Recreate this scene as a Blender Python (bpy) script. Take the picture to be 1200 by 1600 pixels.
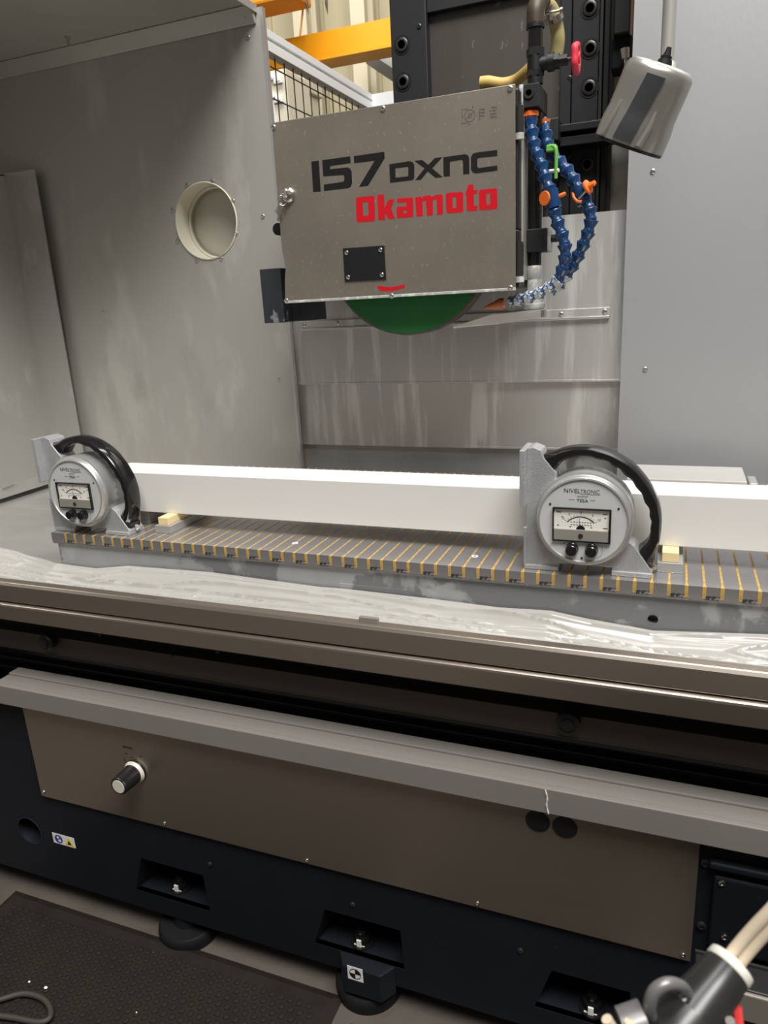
import bpy, bmesh, math, random
from math import pi, sin, cos, radians
from mathutils import Vector, Matrix, Quaternion
from mathutils.geometry import tessellate_polygon

for o in list(bpy.data.objects):
    bpy.data.objects.remove(o)
random.seed(7)
S = bpy.context.scene
C = S.collection

# ------------------------------------------------------------------ camera
FPX = 1130.7                      # focal length in pixels of the 1200x1600 frame
YAW, PIT, ROL = 0.384928806, 0.283201258, -0.0554103633
CAM = Vector((0, 0, 1.37))
_f = Vector((-sin(YAW)*cos(PIT), cos(YAW)*cos(PIT), -sin(PIT)))
_r = Vector((cos(YAW), sin(YAW), 0)); _u = _r.cross(_f)
RT = _r*cos(ROL) + _u*sin(ROL); UP = -_r*sin(ROL) + _u*cos(ROL); FW = _f
cd = bpy.data.cameras.new('camera'); cam = bpy.data.objects.new('camera', cd); C.objects.link(cam)
cd.sensor_fit = 'VERTICAL'; cd.sensor_height = 36; cd.sensor_width = 27
cd.lens = FPX/1600*36
cd.clip_start = .02; cd.clip_end = 60
cam.matrix_world = Matrix(((RT.x, UP.x, -FW.x, CAM.x), (RT.y, UP.y, -FW.y, CAM.y), (RT.z, UP.z, -FW.z, CAM.z), (0, 0, 0, 1)))
cd.dof.use_dof = True; cd.dof.focus_distance = 1.55; cd.dof.aperture_fstop = 9
S.camera = cam

# ------------------------------------------------------------------ world, lights, exposure
W = bpy.data.worlds.new('world'); S.world = W; W.use_nodes = True
W.node_tree.nodes['Background'].inputs[0].default_value = (1.0, .95, .87, 1)
W.node_tree.nodes['Background'].inputs[1].default_value = .14
S.view_settings.view_transform = 'Standard'; S.view_settings.look = 'None'
S.view_settings.exposure = 0.0; S.view_settings.gamma = 1; S.view_settings.use_curve_mapping = False

def area_light(name, loc, target, sx, sy, power, col):
    l = bpy.data.lights.new(name, 'AREA'); l.shape = 'RECTANGLE'; l.size = sx; l.size_y = sy
    l.energy = power; l.color = col
    o = bpy.data.objects.new(name, l); C.objects.link(o); o.location = loc
    o.rotation_euler = (Vector(target)-Vector(loc)).to_track_quat('-Z', 'Y').to_euler()
    return o
# the hall's overhead lamps hang above the crane girder, all outside the picture
area_light('hall_lamp_front_offscreen', (1.26, -.9, 5.75), (-.5, 1.5, 1.1), 3.5, 1.3, 440, (1, .98, .95))
area_light('hall_lamp_middle_offscreen', (-.2, 1.1, 5.75), (-.4, 1.2, .9), 2.6, .8, 95, (1, .98, .96))
area_light('hall_lamp_rear_offscreen', (-2.5, 4.4, 5.75), (-3, 8, 2.6), 4.0, 1.0, 210, (1, .95, .85))

# ------------------------------------------------------------------ pixel -> place helpers
def ray(x, y): return FW + RT*((x-600)/FPX) - UP*((y-800)/FPX)
def at_y(x, y, Y): d = ray(x, y); return CAM + d*((Y-CAM.y)/d.y)
def at_z(x, y, z): d = ray(x, y); return CAM + d*((z-CAM.z)/d.z)
def at_x(x, y, X): d = ray(x, y); return CAM + d*((X-CAM.x)/d.x)
def at_t(x, y, t): return CAM + ray(x, y)*t

# ------------------------------------------------------------------ materials
MATS = {}
def mat(name, col, rough=.5, metal=0., var=0., vscale=6., stretch=(1, 1, 1), bump=0., bscale=60., spots=None, bstretch=None, rvar=0., coat=0., alpha=1., spec=.5, spots2=None, emit=None):
    """principled material; value noise, optional blotches (colour, scale, threshold, softness, amount, stretch) and fine relief"""
    m = bpy.data.materials.new(name); m.use_nodes = True
    nt = m.node_tree; N = nt.nodes; L = nt.links; b = N['Principled BSDF']
    b.inputs['Roughness'].default_value = rough; b.inputs['Metallic'].default_value = metal
    b.inputs['Specular IOR Level'].default_value = spec
    b.inputs['Coat Weight'].default_value = coat
    b.inputs['Alpha'].default_value = alpha
    if emit: b.inputs['Emission Color'].default_value = (*emit[0], 1); b.inputs['Emission Strength'].default_value = emit[1]
    tc = N.new('ShaderNodeTexCoord')
    def noise(scale, st, detail=4, rgh=.55):
        mp = N.new('ShaderNodeMapping'); mp.inputs['Scale'].default_value = st
        L.new(tc.outputs['Object'], mp.inputs[0])
        n = N.new('ShaderNodeTexNoise'); n.inputs['Scale'].default_value = scale; n.inputs['Detail'].default_value = detail
        n.inputs['Roughness'].default_value = rgh
        L.new(mp.outputs[0], n.inputs['Vector']); return n.outputs['Fac']
    src = None
    if var:
        f = noise(vscale, stretch)
        r = N.new('ShaderNodeValToRGB')
        r.color_ramp.elements[0].position = .3; r.color_ramp.elements[1].position = .7
        r.color_ramp.elements[0].color = (*[c*(1-var) for c in col], 1)
        r.color_ramp.elements[1].color = (*[min(1, c*(1+var)) for c in col], 1)
        L.new(f, r.inputs[0]); src = r.outputs[0]
        if rvar:
            mr = N.new('ShaderNodeMapRange'); mr.inputs[3].default_value = max(.02, rough-rvar); mr.inputs[4].default_value = min(1, rough+rvar)
            L.new(f, mr.inputs[0]); L.new(mr.outputs[0], b.inputs['Roughness'])
    for sp in (spots, spots2):
        if not sp: continue
        sc, scale, th, soft, amt, st = sp
        f = noise(scale, st, 5, .6)
        mr = N.new('ShaderNodeMapRange'); mr.interpolation_type = 'SMOOTHSTEP'
        mr.inputs[1].default_value = th; mr.inputs[2].default_value = th+soft; mr.inputs[4].default_value = amt
        L.new(f, mr.inputs[0])
        mx = N.new('ShaderNodeMix'); mx.data_type = 'RGBA'
        L.new(mr.outputs[0], mx.inputs[0])
        if src: L.new(src, mx.inputs[6])
        else: mx.inputs[6].default_value = (*col, 1)
        mx.inputs[7].default_value = (*sc, 1); src = mx.outputs[2]
    if src: L.new(src, b.inputs['Base Color'])
    else: b.inputs['Base Color'].default_value = (*col, 1)
    if bump:
        f = noise(bscale, bstretch or stretch, 3)
        bp = N.new('ShaderNodeBump'); bp.inputs['Strength'].default_value = bump; bp.inputs['Distance'].default_value = .002
        L.new(f, bp.inputs['Height']); L.new(bp.outputs[0], b.inputs['Normal'])
    MATS[name] = m; return m

mat('sheet_steel', (.46, .447, .41), .46, .4, .07, 1.6, (1, 1, .6), .06, 40, ((.62, .605, .56), 7, .53, .14, .55, (1, 1, .35)), spots2=((.31, .298, .265), 3.2, .58, .16, .5, (1, 1, .7)))
mat('sheet_steel_port', (.52, .50, .43), .45, .2)
mat('sheet_steel_blue', (.475, .48, .49), .40, .5, .04, 1.5, (1, 1, .4), .1, 120, ((.45, .45, .46), 60, .66, .05, .5, (1, 1, 1)))
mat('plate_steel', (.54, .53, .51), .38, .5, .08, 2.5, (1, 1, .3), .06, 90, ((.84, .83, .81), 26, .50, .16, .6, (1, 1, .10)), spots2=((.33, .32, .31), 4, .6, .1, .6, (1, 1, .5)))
mat('plate_steel_dark', (.46, .45, .43), .4, .5, .12, 5, (1, 1, .4), .05, 90, ((.55, .54, .52), 18, .55, .12, .5, (.3, 1, 1)), spots2=((.12, .12, .115), 5, .63, .06, .8, (1, 1, .6)))  # darker copy of plate_steel: base tone partly painted-in shade, dark smears are dirt
mat('roof_steel', (.46, .447, .41), .46, .4, .08, 2)
mat('side_steel', (.54, .53, .50), .35, .6, .06, 3, (1, 1, .4), .05, 60, ((.70, .69, .66), 10, .53, .12, .6, (1, 1, .5)))
mat('door_steel', (.41, .365, .305), .34, .75, .14, 3.2, (1, 1, 1), .05, 260, ((.66, .62, .54), 120, .60, .07, .55, (1, 1, .7)), bstretch=(.15, 1, 5), spots2=((.33, .30, .255), 6, .56, .12, .5, (1, 1, .6)), rvar=.05)
mat('rail_steel', (.44, .385, .33), .31, .92, .06, 6, (.05, 1, 1), .05, 200, bstretch=(.03, 1, 2), rvar=.06)
mat('panel_steel', (.40, .345, .285), .36, .9, .05, 8, (.1, 1, 1), .04, 300, bstretch=(.05, 1, 3))
mat('band_paint', (.225, .208, .19), .5, 0, .05, 3)
mat('navy_paint', (.008, .010, .014), .55, 0, .25, 3, spots=((.035, .035, .035), 70, .70, .03, .5, (1, 1, 1)), spec=.25)
mat('brown_steel', (.085, .072, .058), .45, .6, .15, 5, (.2, 1, 1))
mat('black_metal', (.013, .013, .014), .45, .2, .12, 10, spots=((.16, .16, .15), 60, .69, .05, .35, (1, 1, 1)))
mat('black_slide', (.016, .017, .020), .5, .15, .1, 6)
mat('black_scaled', (.03, .033, .04), .4, .1, .2, 10, spots=((.35, .38, .40), 26, .6, .08, .6, (1, 1, .5)))
mat('column_cover', (.13, .12, .105), .38, .65, .2, 4, (1, 1, .25), .05, 80, ((.34, .32, .28), 50, .62, .05, .5, (1, 1, .5)))
mat('bolt_black', (.05, .05, .05), .35, .7)
mat('bolt_rim', (.07, .068, .065), .35, .7)
mat('chrome', (.72, .70, .66), .22, 1.0)
mat('screw_steel', (.55, .54, .50), .3, .9)
mat('chuck_steel', (.47, .46, .465), .25, .75, .06, 14, (.3, 1, 1), .03, 300, rvar=.05)
mat('chuck_face', (.40, .39, .385), .42, .6, .10, 30, spots=((.58, .57, .56), 60, .6, .08, .6, (1, 1, 1)))
mat('chuck_base', (.42, .42, .425), .45, .35, .10, 10, (1, 1, .6), .05, 90, ((.17, .175, .18), 5, .47, .04, .8, (1, 1, 1.3)), spots2=((.52, .52, .52), 9, .58, .08, .6, (1, 1, .5)))
mat('brass', (.58, .37, .10), .45, .2, .3, 60)
mat('stamp', (.03, .03, .03), .6, 0, .3, 200, spots=((.3, .3, .3), 240, .55, .05, .8, (1, 1, 1)))
mat('white_ceramic', (.76, .745, .71), .42, 0, .015, 3, spec=.4)
mat('wood', (.80, .64, .34), .6, 0, .08, 12, (1, .15, 1))
mat('ground_steel', (.46, .46, .455), .38, .5, .06, 20)
mat('grey_block', (.47, .46, .43), .5, .2, .05, 6)
mat('cast_alu', (.47, .475, .48), .42, .45, .10, 30, bump=.35, bscale=420, spots=((.66, .66, .66), 130, .6, .08, .5, (1, 1, 1)))
mat('alu_smooth', (.62, .615, .60), .34, .7, .05, 12)
mat('dial_face', (.60, .61, .60), .5, .1, .03, 8)
mat('meter_card', (.86, .85, .78), .55)
mat('meter_cover', (.27, .26, .225), .4)
mat('print_black', (.014, .013, .013), .6, spec=.15)
mat('print_grey', (.10, .095, .085), .6)
mat('print_red', (.56, .008, .016), .6, spec=.15)
mat('black_gloss', (.010, .010, .010), .16, 0, spec=.6)
mat('black_plastic', (.013, .012, .012), .35)
mat('rubber_black', (.010, .010, .011), .6, spec=.2)
mat('hose_blue', (.006, .040, .125), .28, 0, .2, 2, spots=((.50, .55, .58), 5, .60, .08, .5, (1, 1, 1)))
mat('hose_blue_scaled', (.03, .09, .20), .45, 0, .15, 2, spots=((.68, .69, .68), 2.2, .44, .10, .92, (1, 1, 1)))
mat('hose_orange', (.82, .16, .012), .4)
mat('nozzle_orange', (.55, .16, .06), .5, 0, .2, 40, spots=((.5, .4, .35), 60, .55, .1, .6, (1, 1, 1)))
mat('scaled_pipe', (.46, .46, .44), .6, .2, .15, 40, bump=.4, bscale=150, spots=((.72, .72, .69), 40, .5, .1, .8, (1, 1, 1)))
mat('pipe_rust', (.07, .052, .035), .5, .3, .3, 30)
mat('valve_red', (.72, .045, .075), .45)
mat('hook_green', (.14, .42, .06), .45)
mat('wheel_green', (.012, .155, .032), .55, 0, .12, 8)
mat('wheel_grit', (.12, .10, .095), .9, 0, .2, 80)
mat('hose_yellow', (.66, .45, .13), .5, 0, .1, 20)
mat('hose_clear', (.40, .34, .16), .4, 0, .15, 20)
mat('lamp_silver', (.50, .49, .45), .3, .75, .05, 8)
mat('lamp_strip', (.055, .057, .062), .35)
mat('pole_grey', (.47, .455, .42), .4, .4)
mat('blade_white', (.90, .895, .87), .45, .1, .06, 20)
mat('concrete', (.090, .076, .063), .75, 0, .22, 5, bump=.15, bscale=60, spots=((.25, .235, .21), 120, .71, .04, .5, (1, 1, 1)), spots2=((.07, .06, .053), 3, .55, .15, .5, (1, 1, 1)))
mat('mat_rubber', (.019, .0145, .0115), .7, 0, .2, 20, spots=((.45, .43, .4), 160, .75, .02, .6, (1, 1, 1)), spec=.2)
mat('cord_dark', (.045, .038, .032), .6)
mat('chip_white', (.8, .79, .74), .6)
mat('sticker_white', (.82, .81, .78), .5)
mat('sticker_blue', (.045, .055, .28), .5)
mat('sticker_yellow', (.85, .62, .03), .5)
mat('knob_cap', (.72, .68, .58), .4)
mat('cream_cable', (.62, .52, .38), .45, 0, .06, 14)
mat('plug_body', (.020, .019, .018), .3, 0, .3, 14, spec=.5)
mat('plug_white', (.72, .69, .62), .4)
mat('plug_chrome', (.20, .195, .19), .36, .4)
mat('red_plastic', (.65, .05, .05), .4)
mat('cart_grey', (.23, .205, .18), .5, .2)
mat('hall_panel', (.50, .455, .315), .6, 0, .05, .6, (1, 1, .3))
mat('hall_column', (.62, .575, .44), .55)
mat('brace_grey', (.30, .32, .32), .5)
mat('crane_yellow', (.78, .33, .004), .42, 0, .03, 2)
mat('crane_orange', (.62, .22, .01), .5)
mat('alu_profile', (.84, .85, .85), .45, 0)
mat('wire_black', (.02, .018, .016), .5)
mat('cabinet_cream', (.66, .62, .50), .5)
m = mat('glass', (.9, .9, .9), .05); m.node_tree.nodes['Principled BSDF'].inputs['Transmission Weight'].default_value = 1.0

# translucent plastic film
m = bpy.data.materials.new('plastic_film'); m.use_nodes = True; MATS['plastic_film'] = m
nt = m.node_tree; N = nt.nodes; L = nt.links; N.clear()
out = N.new('ShaderNodeOutputMaterial'); a = N.new('ShaderNodeMixShader'); b2 = N.new('ShaderNodeMixShader'); c2 = N.new('ShaderNodeMixShader')
tr = N.new('ShaderNodeBsdfTransparent'); tl = N.new('ShaderNodeBsdfTranslucent'); df = N.new('ShaderNodeBsdfDiffuse'); gl = N.new('ShaderNodeBsdfGlossy')
tl.inputs[0].default_value = (.85, .83, .77, 1); df.inputs[0].default_value = (.80, .78, .72, 1); gl.inputs['Roughness'].default_value = .2
gl.inputs[0].default_value = (1, 1, 1, 1)
fr = N.new('ShaderNodeFresnel'); fr.inputs[0].default_value = 1.45
a.inputs[0].default_value = .35; L.new(df.outputs[0], a.inputs[1]); L.new(tl.outputs[0], a.inputs[2])
b2.inputs[0].default_value = .38; L.new(a.outputs[0], b2.inputs[1]); L.new(tr.outputs[0], b2.inputs[2])
L.new(fr.outputs[0], c2.inputs[0]); L.new(b2.outputs[0], c2.inputs[1]); L.new(gl.outputs[0], c2.inputs[2])
L.new(c2.outputs[0], out.inputs[0])

# ------------------------------------------------------------------ mesh helpers
def loc_of(o):
    v = Vector((0, 0, 0))
    while o: v = v + o.location; o = o.parent
    return v
def basis(d):
    d = d.normalized(); q = d.to_track_quat('Z', 'Y'); return q @ Vector((1, 0, 0)), q @ Vector((0, 1, 0)), d

class MB:
    def __init__(s): s.v = []; s.f = []
    def add(s, vs, fs):
        n = len(s.v); s.v += [Vector(v) for v in vs]; s.f += [tuple(i+n for i in f) for f in fs]; return s
    def box(s, a, b):
        x0, y0, z0 = [min(p, q) for p, q in zip(a, b)]; x1, y1, z1 = [max(p, q) for p, q in zip(a, b)]
        return s.hexa([(x0, y0, z0), (x1, y0, z0), (x1, y1, z0), (x0, y1, z0), (x0, y0, z1), (x1, y0, z1), (x1, y1, z1), (x0, y1, z1)])
    def hexa(s, v): return s.add(v, [(3, 2, 1, 0), (4, 5, 6, 7), (0, 1, 5, 4), (1, 2, 6, 5), (2, 3, 7, 6), (3, 0, 4, 7)])
    def lathe(s, prof, o, axis, n=24, cap=True, start=None):
        """prof: (t along axis, radius) pairs"""
        o = Vector(o); X, Y, Z = basis(Vector(axis)); vs = []; fs = []; k = len(prof)
        for t, r in prof:
            for i in range(n):
                an = 2*pi*i/n; vs.append(o+Z*t+X*(r*cos(an))+Y*(r*sin(an)))
        for j in range(k-1):
            for i in range(n):
                fs.append((j*n+i, j*n+(i+1) % n, (j+1)*n+(i+1) % n, (j+1)*n+i))
        if cap:
            fs.append(tuple(reversed(range(n)))); fs.append(tuple(range((k-1)*n, k*n)))
        return s.add(vs, fs)
    def cyl(s, a, b, r, r2=None, n=20):
        a = Vector(a); b = Vector(b); return s.lathe([(0, r), ((b-a).length, r if r2 is None else r2)], a, b-a, n)
    def tube(s, pts, r, n=10, cap=True, flat=None):
        pts = [Vector(p) for p in pts]; vs = []; fs = []; k = len(pts)
        up = None
        for j, p in enumerate(pts):
            t = (pts[min(j+1, k-1)]-pts[max(j-1, 0)]).normalized()
            if up is None:
                up = basis(t)[0]
            up = (up - t*up.dot(t)).normalized(); sd = t.cross(up)
            rr = r[j] if isinstance(r, (list, tuple)) else r
            for i in range(n):
                an = 2*pi*i/n; vs.append(p+up*(rr*cos(an))+sd*(rr*sin(an)))
        for j in range(k-1):
            for i in range(n): fs.append((j*n+i, j*n+(i+1) % n, (j+1)*n+(i+1) % n, (j+1)*n+i))
        if cap: fs.append(tuple(reversed(range(n)))); fs.append(tuple(range((k-1)*n, k*n)))
        return s.add(vs, fs)
    def plate(s, outer, holes=(), ext=(0, .002, 0)):
        """polygon of 3D points (with holes) extruded along ext"""
        loops = [[Vector(p) for p in outer]]+[[Vector(p) for p in h] for h in holes]
        ext = Vector(ext); tris = tessellate_polygon(loops); flat = [p for l in loops for p in l]; n = len(flat)
        vs = flat+[p+ext for p in flat]; fs = []
        for t in tris: fs.append(tuple(t)); fs.append(tuple(i+n for i in reversed(t)))
        k = 0
        for l in loops:
            for i in range(len(l)):
                a = k+i; b = k+(i+1) % len(l); fs.append((a, b, b+n, a+n))
            k += len(l)
        return s.add(vs, fs)
    def build(s, name, m, parent=None, smooth=None, bevel=0, seg=2, recalc=True):
        me = bpy.data.meshes.new(name)
        off = loc_of(parent) if parent else Vector((0, 0, 0))
        me.from_pydata([v-off for v in s.v], [], s.f)
        bm = bmesh.new(); bm.from_mesh(me)
        if recalc: bmesh.ops.recalc_face_normals(bm, faces=bm.faces)
        bm.to_mesh(me); bm.free(); me.update()
        me.materials.append(MATS[m] if isinstance(m, str) else m)
        o = bpy.data.objects.new(name, me); C.objects.link(o)
        if parent: o.parent = parent
        if smooth:
            for p in me.polygons: p.use_smooth = True
            me.set_sharp_from_angle(angle=radians(smooth))
        if bevel:
            md = o.modifiers.new('bevel', 'BEVEL'); md.width = bevel; md.segments = seg; md.limit_method = 'ANGLE'; md.angle_limit = radians(40)
        return o

def thing(name, label, cat, loc, group=None):
    o = bpy.data.objects.new(name, None); C.objects.link(o); o.location = loc; o.empty_display_size = .05
    o['label'] = label; o['category'] = cat
    if group: o['group'] = group
    return o
def tag(o, label, cat, group=None):
    o['label'] = label; o['category'] = cat
    if group: o['group'] = group
    return o
def struct(o, label=None, cat=None):
    o['kind'] = 'structure'
    if label: o['label'] = label
    if cat: o['category'] = cat
    return o
def copy_tree(o, parent=None):
    c = o.copy(); C.objects.link(c); c.parent = parent
    for ch in list(o.children): copy_tree(ch, c)
    return c
SCREW = {}
def screw(p, r, parent, m='screw_steel', axis=(0, -1, 0), name='screw', h=.55):
    """domed socket screw head, shared mesh"""
    key = (m, name, h)
    if key not in SCREW:
        b = MB().lathe([(-.2, 1), (0, 1), (.35*h/.55, .92), (h, .62), (h, .42), (h*.5, .38)], (0, 0, 0), (0, 0, 1), 14)
        me = b.build(name, m, None, 35); SCREW[key] = me.data; bpy.data.objects.remove(me)
    o = bpy.data.objects.new(name, SCREW[key]); C.objects.link(o)
    if parent: o.parent = parent
    o.location = Vector(p)-(loc_of(parent) if parent else Vector())
    o.rotation_euler = Vector(axis).to_track_quat('Z', 'Y').to_euler(); o.scale = (r, r, r)
    return o
def circle(c, r, n=40, ax=(1, 0, 0), ay=(0, 0, 1), rz=None):
    c = Vector(c); ax = Vector(ax); ay = Vector(ay)
    return [c+ax*(r*cos(2*pi*i/n))+ay*((rz or r)*sin(2*pi*i/n)) for i in range(n)]
def smoothpath(pts, n=8):
    pts = [Vector(p) for p in pts]; out = []
    P = [pts[0]*2-pts[1]]+pts+[pts[-1]*2-pts[-2]]
    for i in range(1, len(P)-2):
        for k in range(n):
            t = k/n; a, b, c, d = P[i-1], P[i], P[i+1], P[i+2]
            out.append(.5*((2*b)+(c-a)*t+(2*a-5*b+4*c-d)*t*t+(3*b-a-3*c+d)*t**3))
    return out+[pts[-1]]
def text_mesh(name, body, size, m, parent, origin, ax=(1, 0, 0), ay=(0, 0, 1), align='LEFT', depth=.0002, stretch=1.0):
    cu = bpy.data.curves.new(name, 'FONT'); cu.body = body; cu.size = size; cu.align_x = align; cu.extrude = depth; cu.resolution_u = 3
    t = bpy.data.objects.new(name, cu); C.objects.link(t)
    me = bpy.data.meshes.new_from_object(t); bpy.data.objects.remove(t)
    ax = Vector(ax)*stretch; ay = Vector(ay); az = ax.cross(ay).normalized()
    off = Vector(origin)-loc_of(parent)
    me.transform(Matrix(((ax.x, ay.x, az.x, off.x), (ax.y, ay.y, az.y, off.y), (ax.z, ay.z, az.z, off.z), (0, 0, 0, 1))))
    me.materials.clear(); me.materials.append(MATS[m])
    o = bpy.data.objects.new(name, me); C.objects.link(o); o.parent = parent
    return o

# ================================================================== SETTING
WY = 1.90          # front face of the enclosure's rear walls
ROOF = at_y(408.5, 10, WY).z
struct(MB().box((-9, -5, -.1), (7, 9, 0)).build('floor', 'concrete'), 'brown grey concrete workshop floor', 'floor')

# rear wall, left part, with the round port opening
pc = at_y(322, 346, WY); PR = .1035
wl = MB().plate([(-2.7, WY, .70), (-1.030, WY, .70), (-1.036, WY, ROOF), (-2.7, WY, ROOF)], [circle(pc, PR, 48)], (0, .006, 0)).build('wall_back', 'sheet_steel')
struct(wl, 'grey steel rear enclosure panel with round port hole', 'wall')
MB().box((-1.0375, WY-.0005, .9), (-1.029, WY+.014, ROOF)).build('edge_fold', 'alu_smooth', wl)
for px, py in ((388, 58), (411, 338), (162, 487), (437, 592)):
    screw(at_y(px, py, WY), .006, wl)
# right rear wall
wr = MB().box((-.1165, WY-.006, .70), (1.6, WY, 3.0)).build('wall_right', 'sheet_steel_blue')
struct(wr, 'pale blue grey steel rear enclosure panel behind the work lamp', 'wall')
MB().box((-.1185, WY-.007, .70), (-.1145, WY+.014, 3.0)).build('edge_fold', 'sheet_steel_blue', wr)
for px, py in ((1020, 268), (1008, 577)):
    screw(at_y(px, py, WY-.006), .006, wr)
# roof of the enclosure at the left
rf = MB().box((-2.7, 1.28, ROOF), (-1.045, WY, ROOF+.006)).build('ceiling', 'roof_steel')
struct(rf, 'dull steel roof sheet over the left enclosure bay', 'ceiling')
MB().box((-1.052, 1.28, ROOF-.012), (-1.045, WY-.001, ROOF)).build('edge_fold', 'roof_steel', rf)
MB().hexa([(-2.7, WY-.006, ROOF-.036), (-1.05, WY-.006, ROOF-.036), (-1.05, WY-.001, ROOF-.036), (-2.7, WY-.001, ROOF-.036),
           (-2.7, WY-.03, ROOF-.001), (-1.05, WY-.03, ROOF-.001), (-1.05, WY-.001, ROOF-.001), (-2.7, WY-.001, ROOF-.001)]).build('corner_strip', 'roof_steel', rf, bevel=.002)
screw(at_y(383, 25, WY-.014), .006, rf)
p = at_z(105, 57, ROOF); MB().cyl(p, p-Vector((0, 0, .022)), .004, n=8).cyl(p, p-Vector((0, 0, .006)), .008, n=6).build('stud', 'screw_steel', rf)
# left side sheet
SX = -1.97
wsd = MB().box((SX-.015, .2, .866), (SX, 1.885, 1.812)).build('wall_left', 'side_steel', bevel=.003)
struct(wsd, 'bright steel side sheet at the left end of the enclosure', 'wall')
MB().box((SX-.015, 1.870, .866), (-1.845, 1.874, 1.812)).build('return_flange', 'side_steel', wsd)
MB().box((SX-.06, .2, 1.806), (SX-.0, 1.874, 1.812)).build('top_fold', 'side_steel', wsd)
MB().hexa([(SX-.01, .2, .832), (SX+.006, .2, .832), (SX+.006, 1.86, .832), (SX-.01, 1.86, .832), (SX-.01, .2, .870), (SX+.002, .2, .866), (SX+.002, 1.86, .866), (SX-.01, 1.86, .870)]).build('drip_lip', 'alu_smooth', wsd)
screw(at_x(62, 747, SX+.004), .006, wsd, axis=(1, 0, 0))
MB().tube([at_x(3, 762, SX+.006), at_x(22, 754, SX+.008)], .004, 8).build('hinge_pin', 'chrome', wsd, 30)

# round extraction port
pt = thing('extraction_port', 'round cream lined port with closed flap in the rear panel', 'port', (pc.x, WY, pc.z-PR))
MB().lathe([(0, PR), (-.002, PR+.002), (-.004, PR-.001), (.10, PR-.004), (.10, PR), (0, PR)], pc, (0, 1, 0), 48, False).build('sleeve', 'cabinet_cream', pt, 40)
MB().lathe([(.072, PR-.005), (.070, PR*.8), (.066, PR*.4), (.064, .001)], pc, (0, 1, 0), 40, False).build('flap', 'sheet_steel_port', pt, 60)
MB().lathe([(.058, PR-.010), (.056, PR-.004), (.066, PR-.004), (.066, PR-.010)], pc, (0, 1, 0), 40, False).build('seal_ring', 'cabinet_cream', pt, 60)
for x, y in ((293, 289), (332, 283), (364, 314), (369, 365), (346, 404), (308, 407), (278, 376), (270.5, 328)):
    screw(at_y(x, y, WY), .0065, pt, name='rivet')

# ================================================================== HALL BEHIND
FY = 8.0
far = MB().box((-9, FY, 0), (4, FY+.1, 7)).build('wall_far', 'hall_panel'); struct(far, 'beige profiled hall wall in the background', 'wall')
x0 = -8.6
while x0 < 3:
    MB().box((x0, FY-.03, 0), (x0+.035, FY, 7)).build('seam', 'hall_panel', far)
    MB().box((x0+.30, FY-.06, 0), (x0+.38, FY, 7)).build('rib', 'hall_panel', far, bevel=.01)
    x0 += .62
def hall_post(px, py, Y, w, name='hall_column', m='hall_column', label='', d=.25):
    p = at_y(px, py, Y); b = thing(name, label, 'column', (p.x, Y, 0), 'hall wall columns')
    MB().box((p.x-w, Y, 0), (p.x+w, Y+.02, 6.5)).box((p.x-w, Y+d-.02, 0), (p.x+w, Y+d, 6.5)).build('flange', m, b)
    MB().box((p.x-.02, Y+.02, 0), (p.x+.02, Y+d-.02, 6.5)).build('web', m, b)
    return b
hall_post(563, 110, 7.5, .075, label='cream steel hall column right of the fence corner')
hall_post(468, 30, 7.5, .075, label='cream steel hall column behind the yellow cord')
# diagonal grey brace
a1 = at_y(582, 86, 7.2); a2 = at_y(640, 125, 7.2); dx = (a2-a1)
br = MB().tube([a1-dx*.05, a2+dx*.6], .09, 4).build('roof_brace', 'brace_grey'); tag(br, 'grey diagonal steel brace under the crane beam', 'brace')
# yellow crane beam
cb = thing('crane_beam', 'broad yellow crane girder crossing the hall behind', 'crane beam', (-3, 6.5, 3.4))
zt = at_y(520, 50, 6.5).z; zb = at_y(520, 90, 6.5).z
MB().box((-8, 6.5, zb), (3, 6.53, zt)).build('web', 'crane_yellow', cb)
MB().box((-8, 6.44, zb-.02), (3, 6.70, zb)).build('bottom_flange', 'crane_yellow', cb)
MB().box((-8, 6.50, zt), (3, 6.70, zt+.02)).build('top_flange', 'crane_yellow', cb)
zt2 = at_y(420, 3, 6.0).z
ub = MB().box((-8, 6.0, zt2), (at_y(462, 0, 6.0).x, 6.3, zt2+.35)).build('crane_trolley_beam', 'crane_orange', bevel=.02); tag(ub, 'orange brown beam end high above the crane girder', 'beam')
pr_ = MB().box((-8, 6.16, 5.5), (3, 6.36, 5.7)).build('roof_purlin', 'brace_grey'); tag(pr_, 'grey roof purlin of the hall carrying the cord and straps', 'beam')
def up_to(px, Y): v = at_y(px, -40, Y); return Vector((v.x, Y, 5.5))
cy = MB().tube(smoothpath([up_to(475, 6.3), at_y(475, -60, 6.3), at_y(474, 0, 6.3), at_y(472, 28, 6.3), at_y(469, 56, 6.3)], 6), .008, 6).build('pull_cord', 'crane_yellow'); tag(cy, 'thin yellow cord hanging in front of the hall wall', 'cord')
for (q, lab) in ((((478, -20), (479, 6), (482, 22)), 'short black strap hanging beside the yellow cord'), (((510, -20), (510, 6), (512, 22)), 'short black strap hanging clear of the yellow cord')):
    s = MB().tube([up_to(q[0][0], 6.2)]+[at_y(x, y, 6.2) for x, y in q], [.008, .008, .012, .002], 6).build('hanging_strap', 'wire_black'); tag(s, lab, 'strap')
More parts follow.
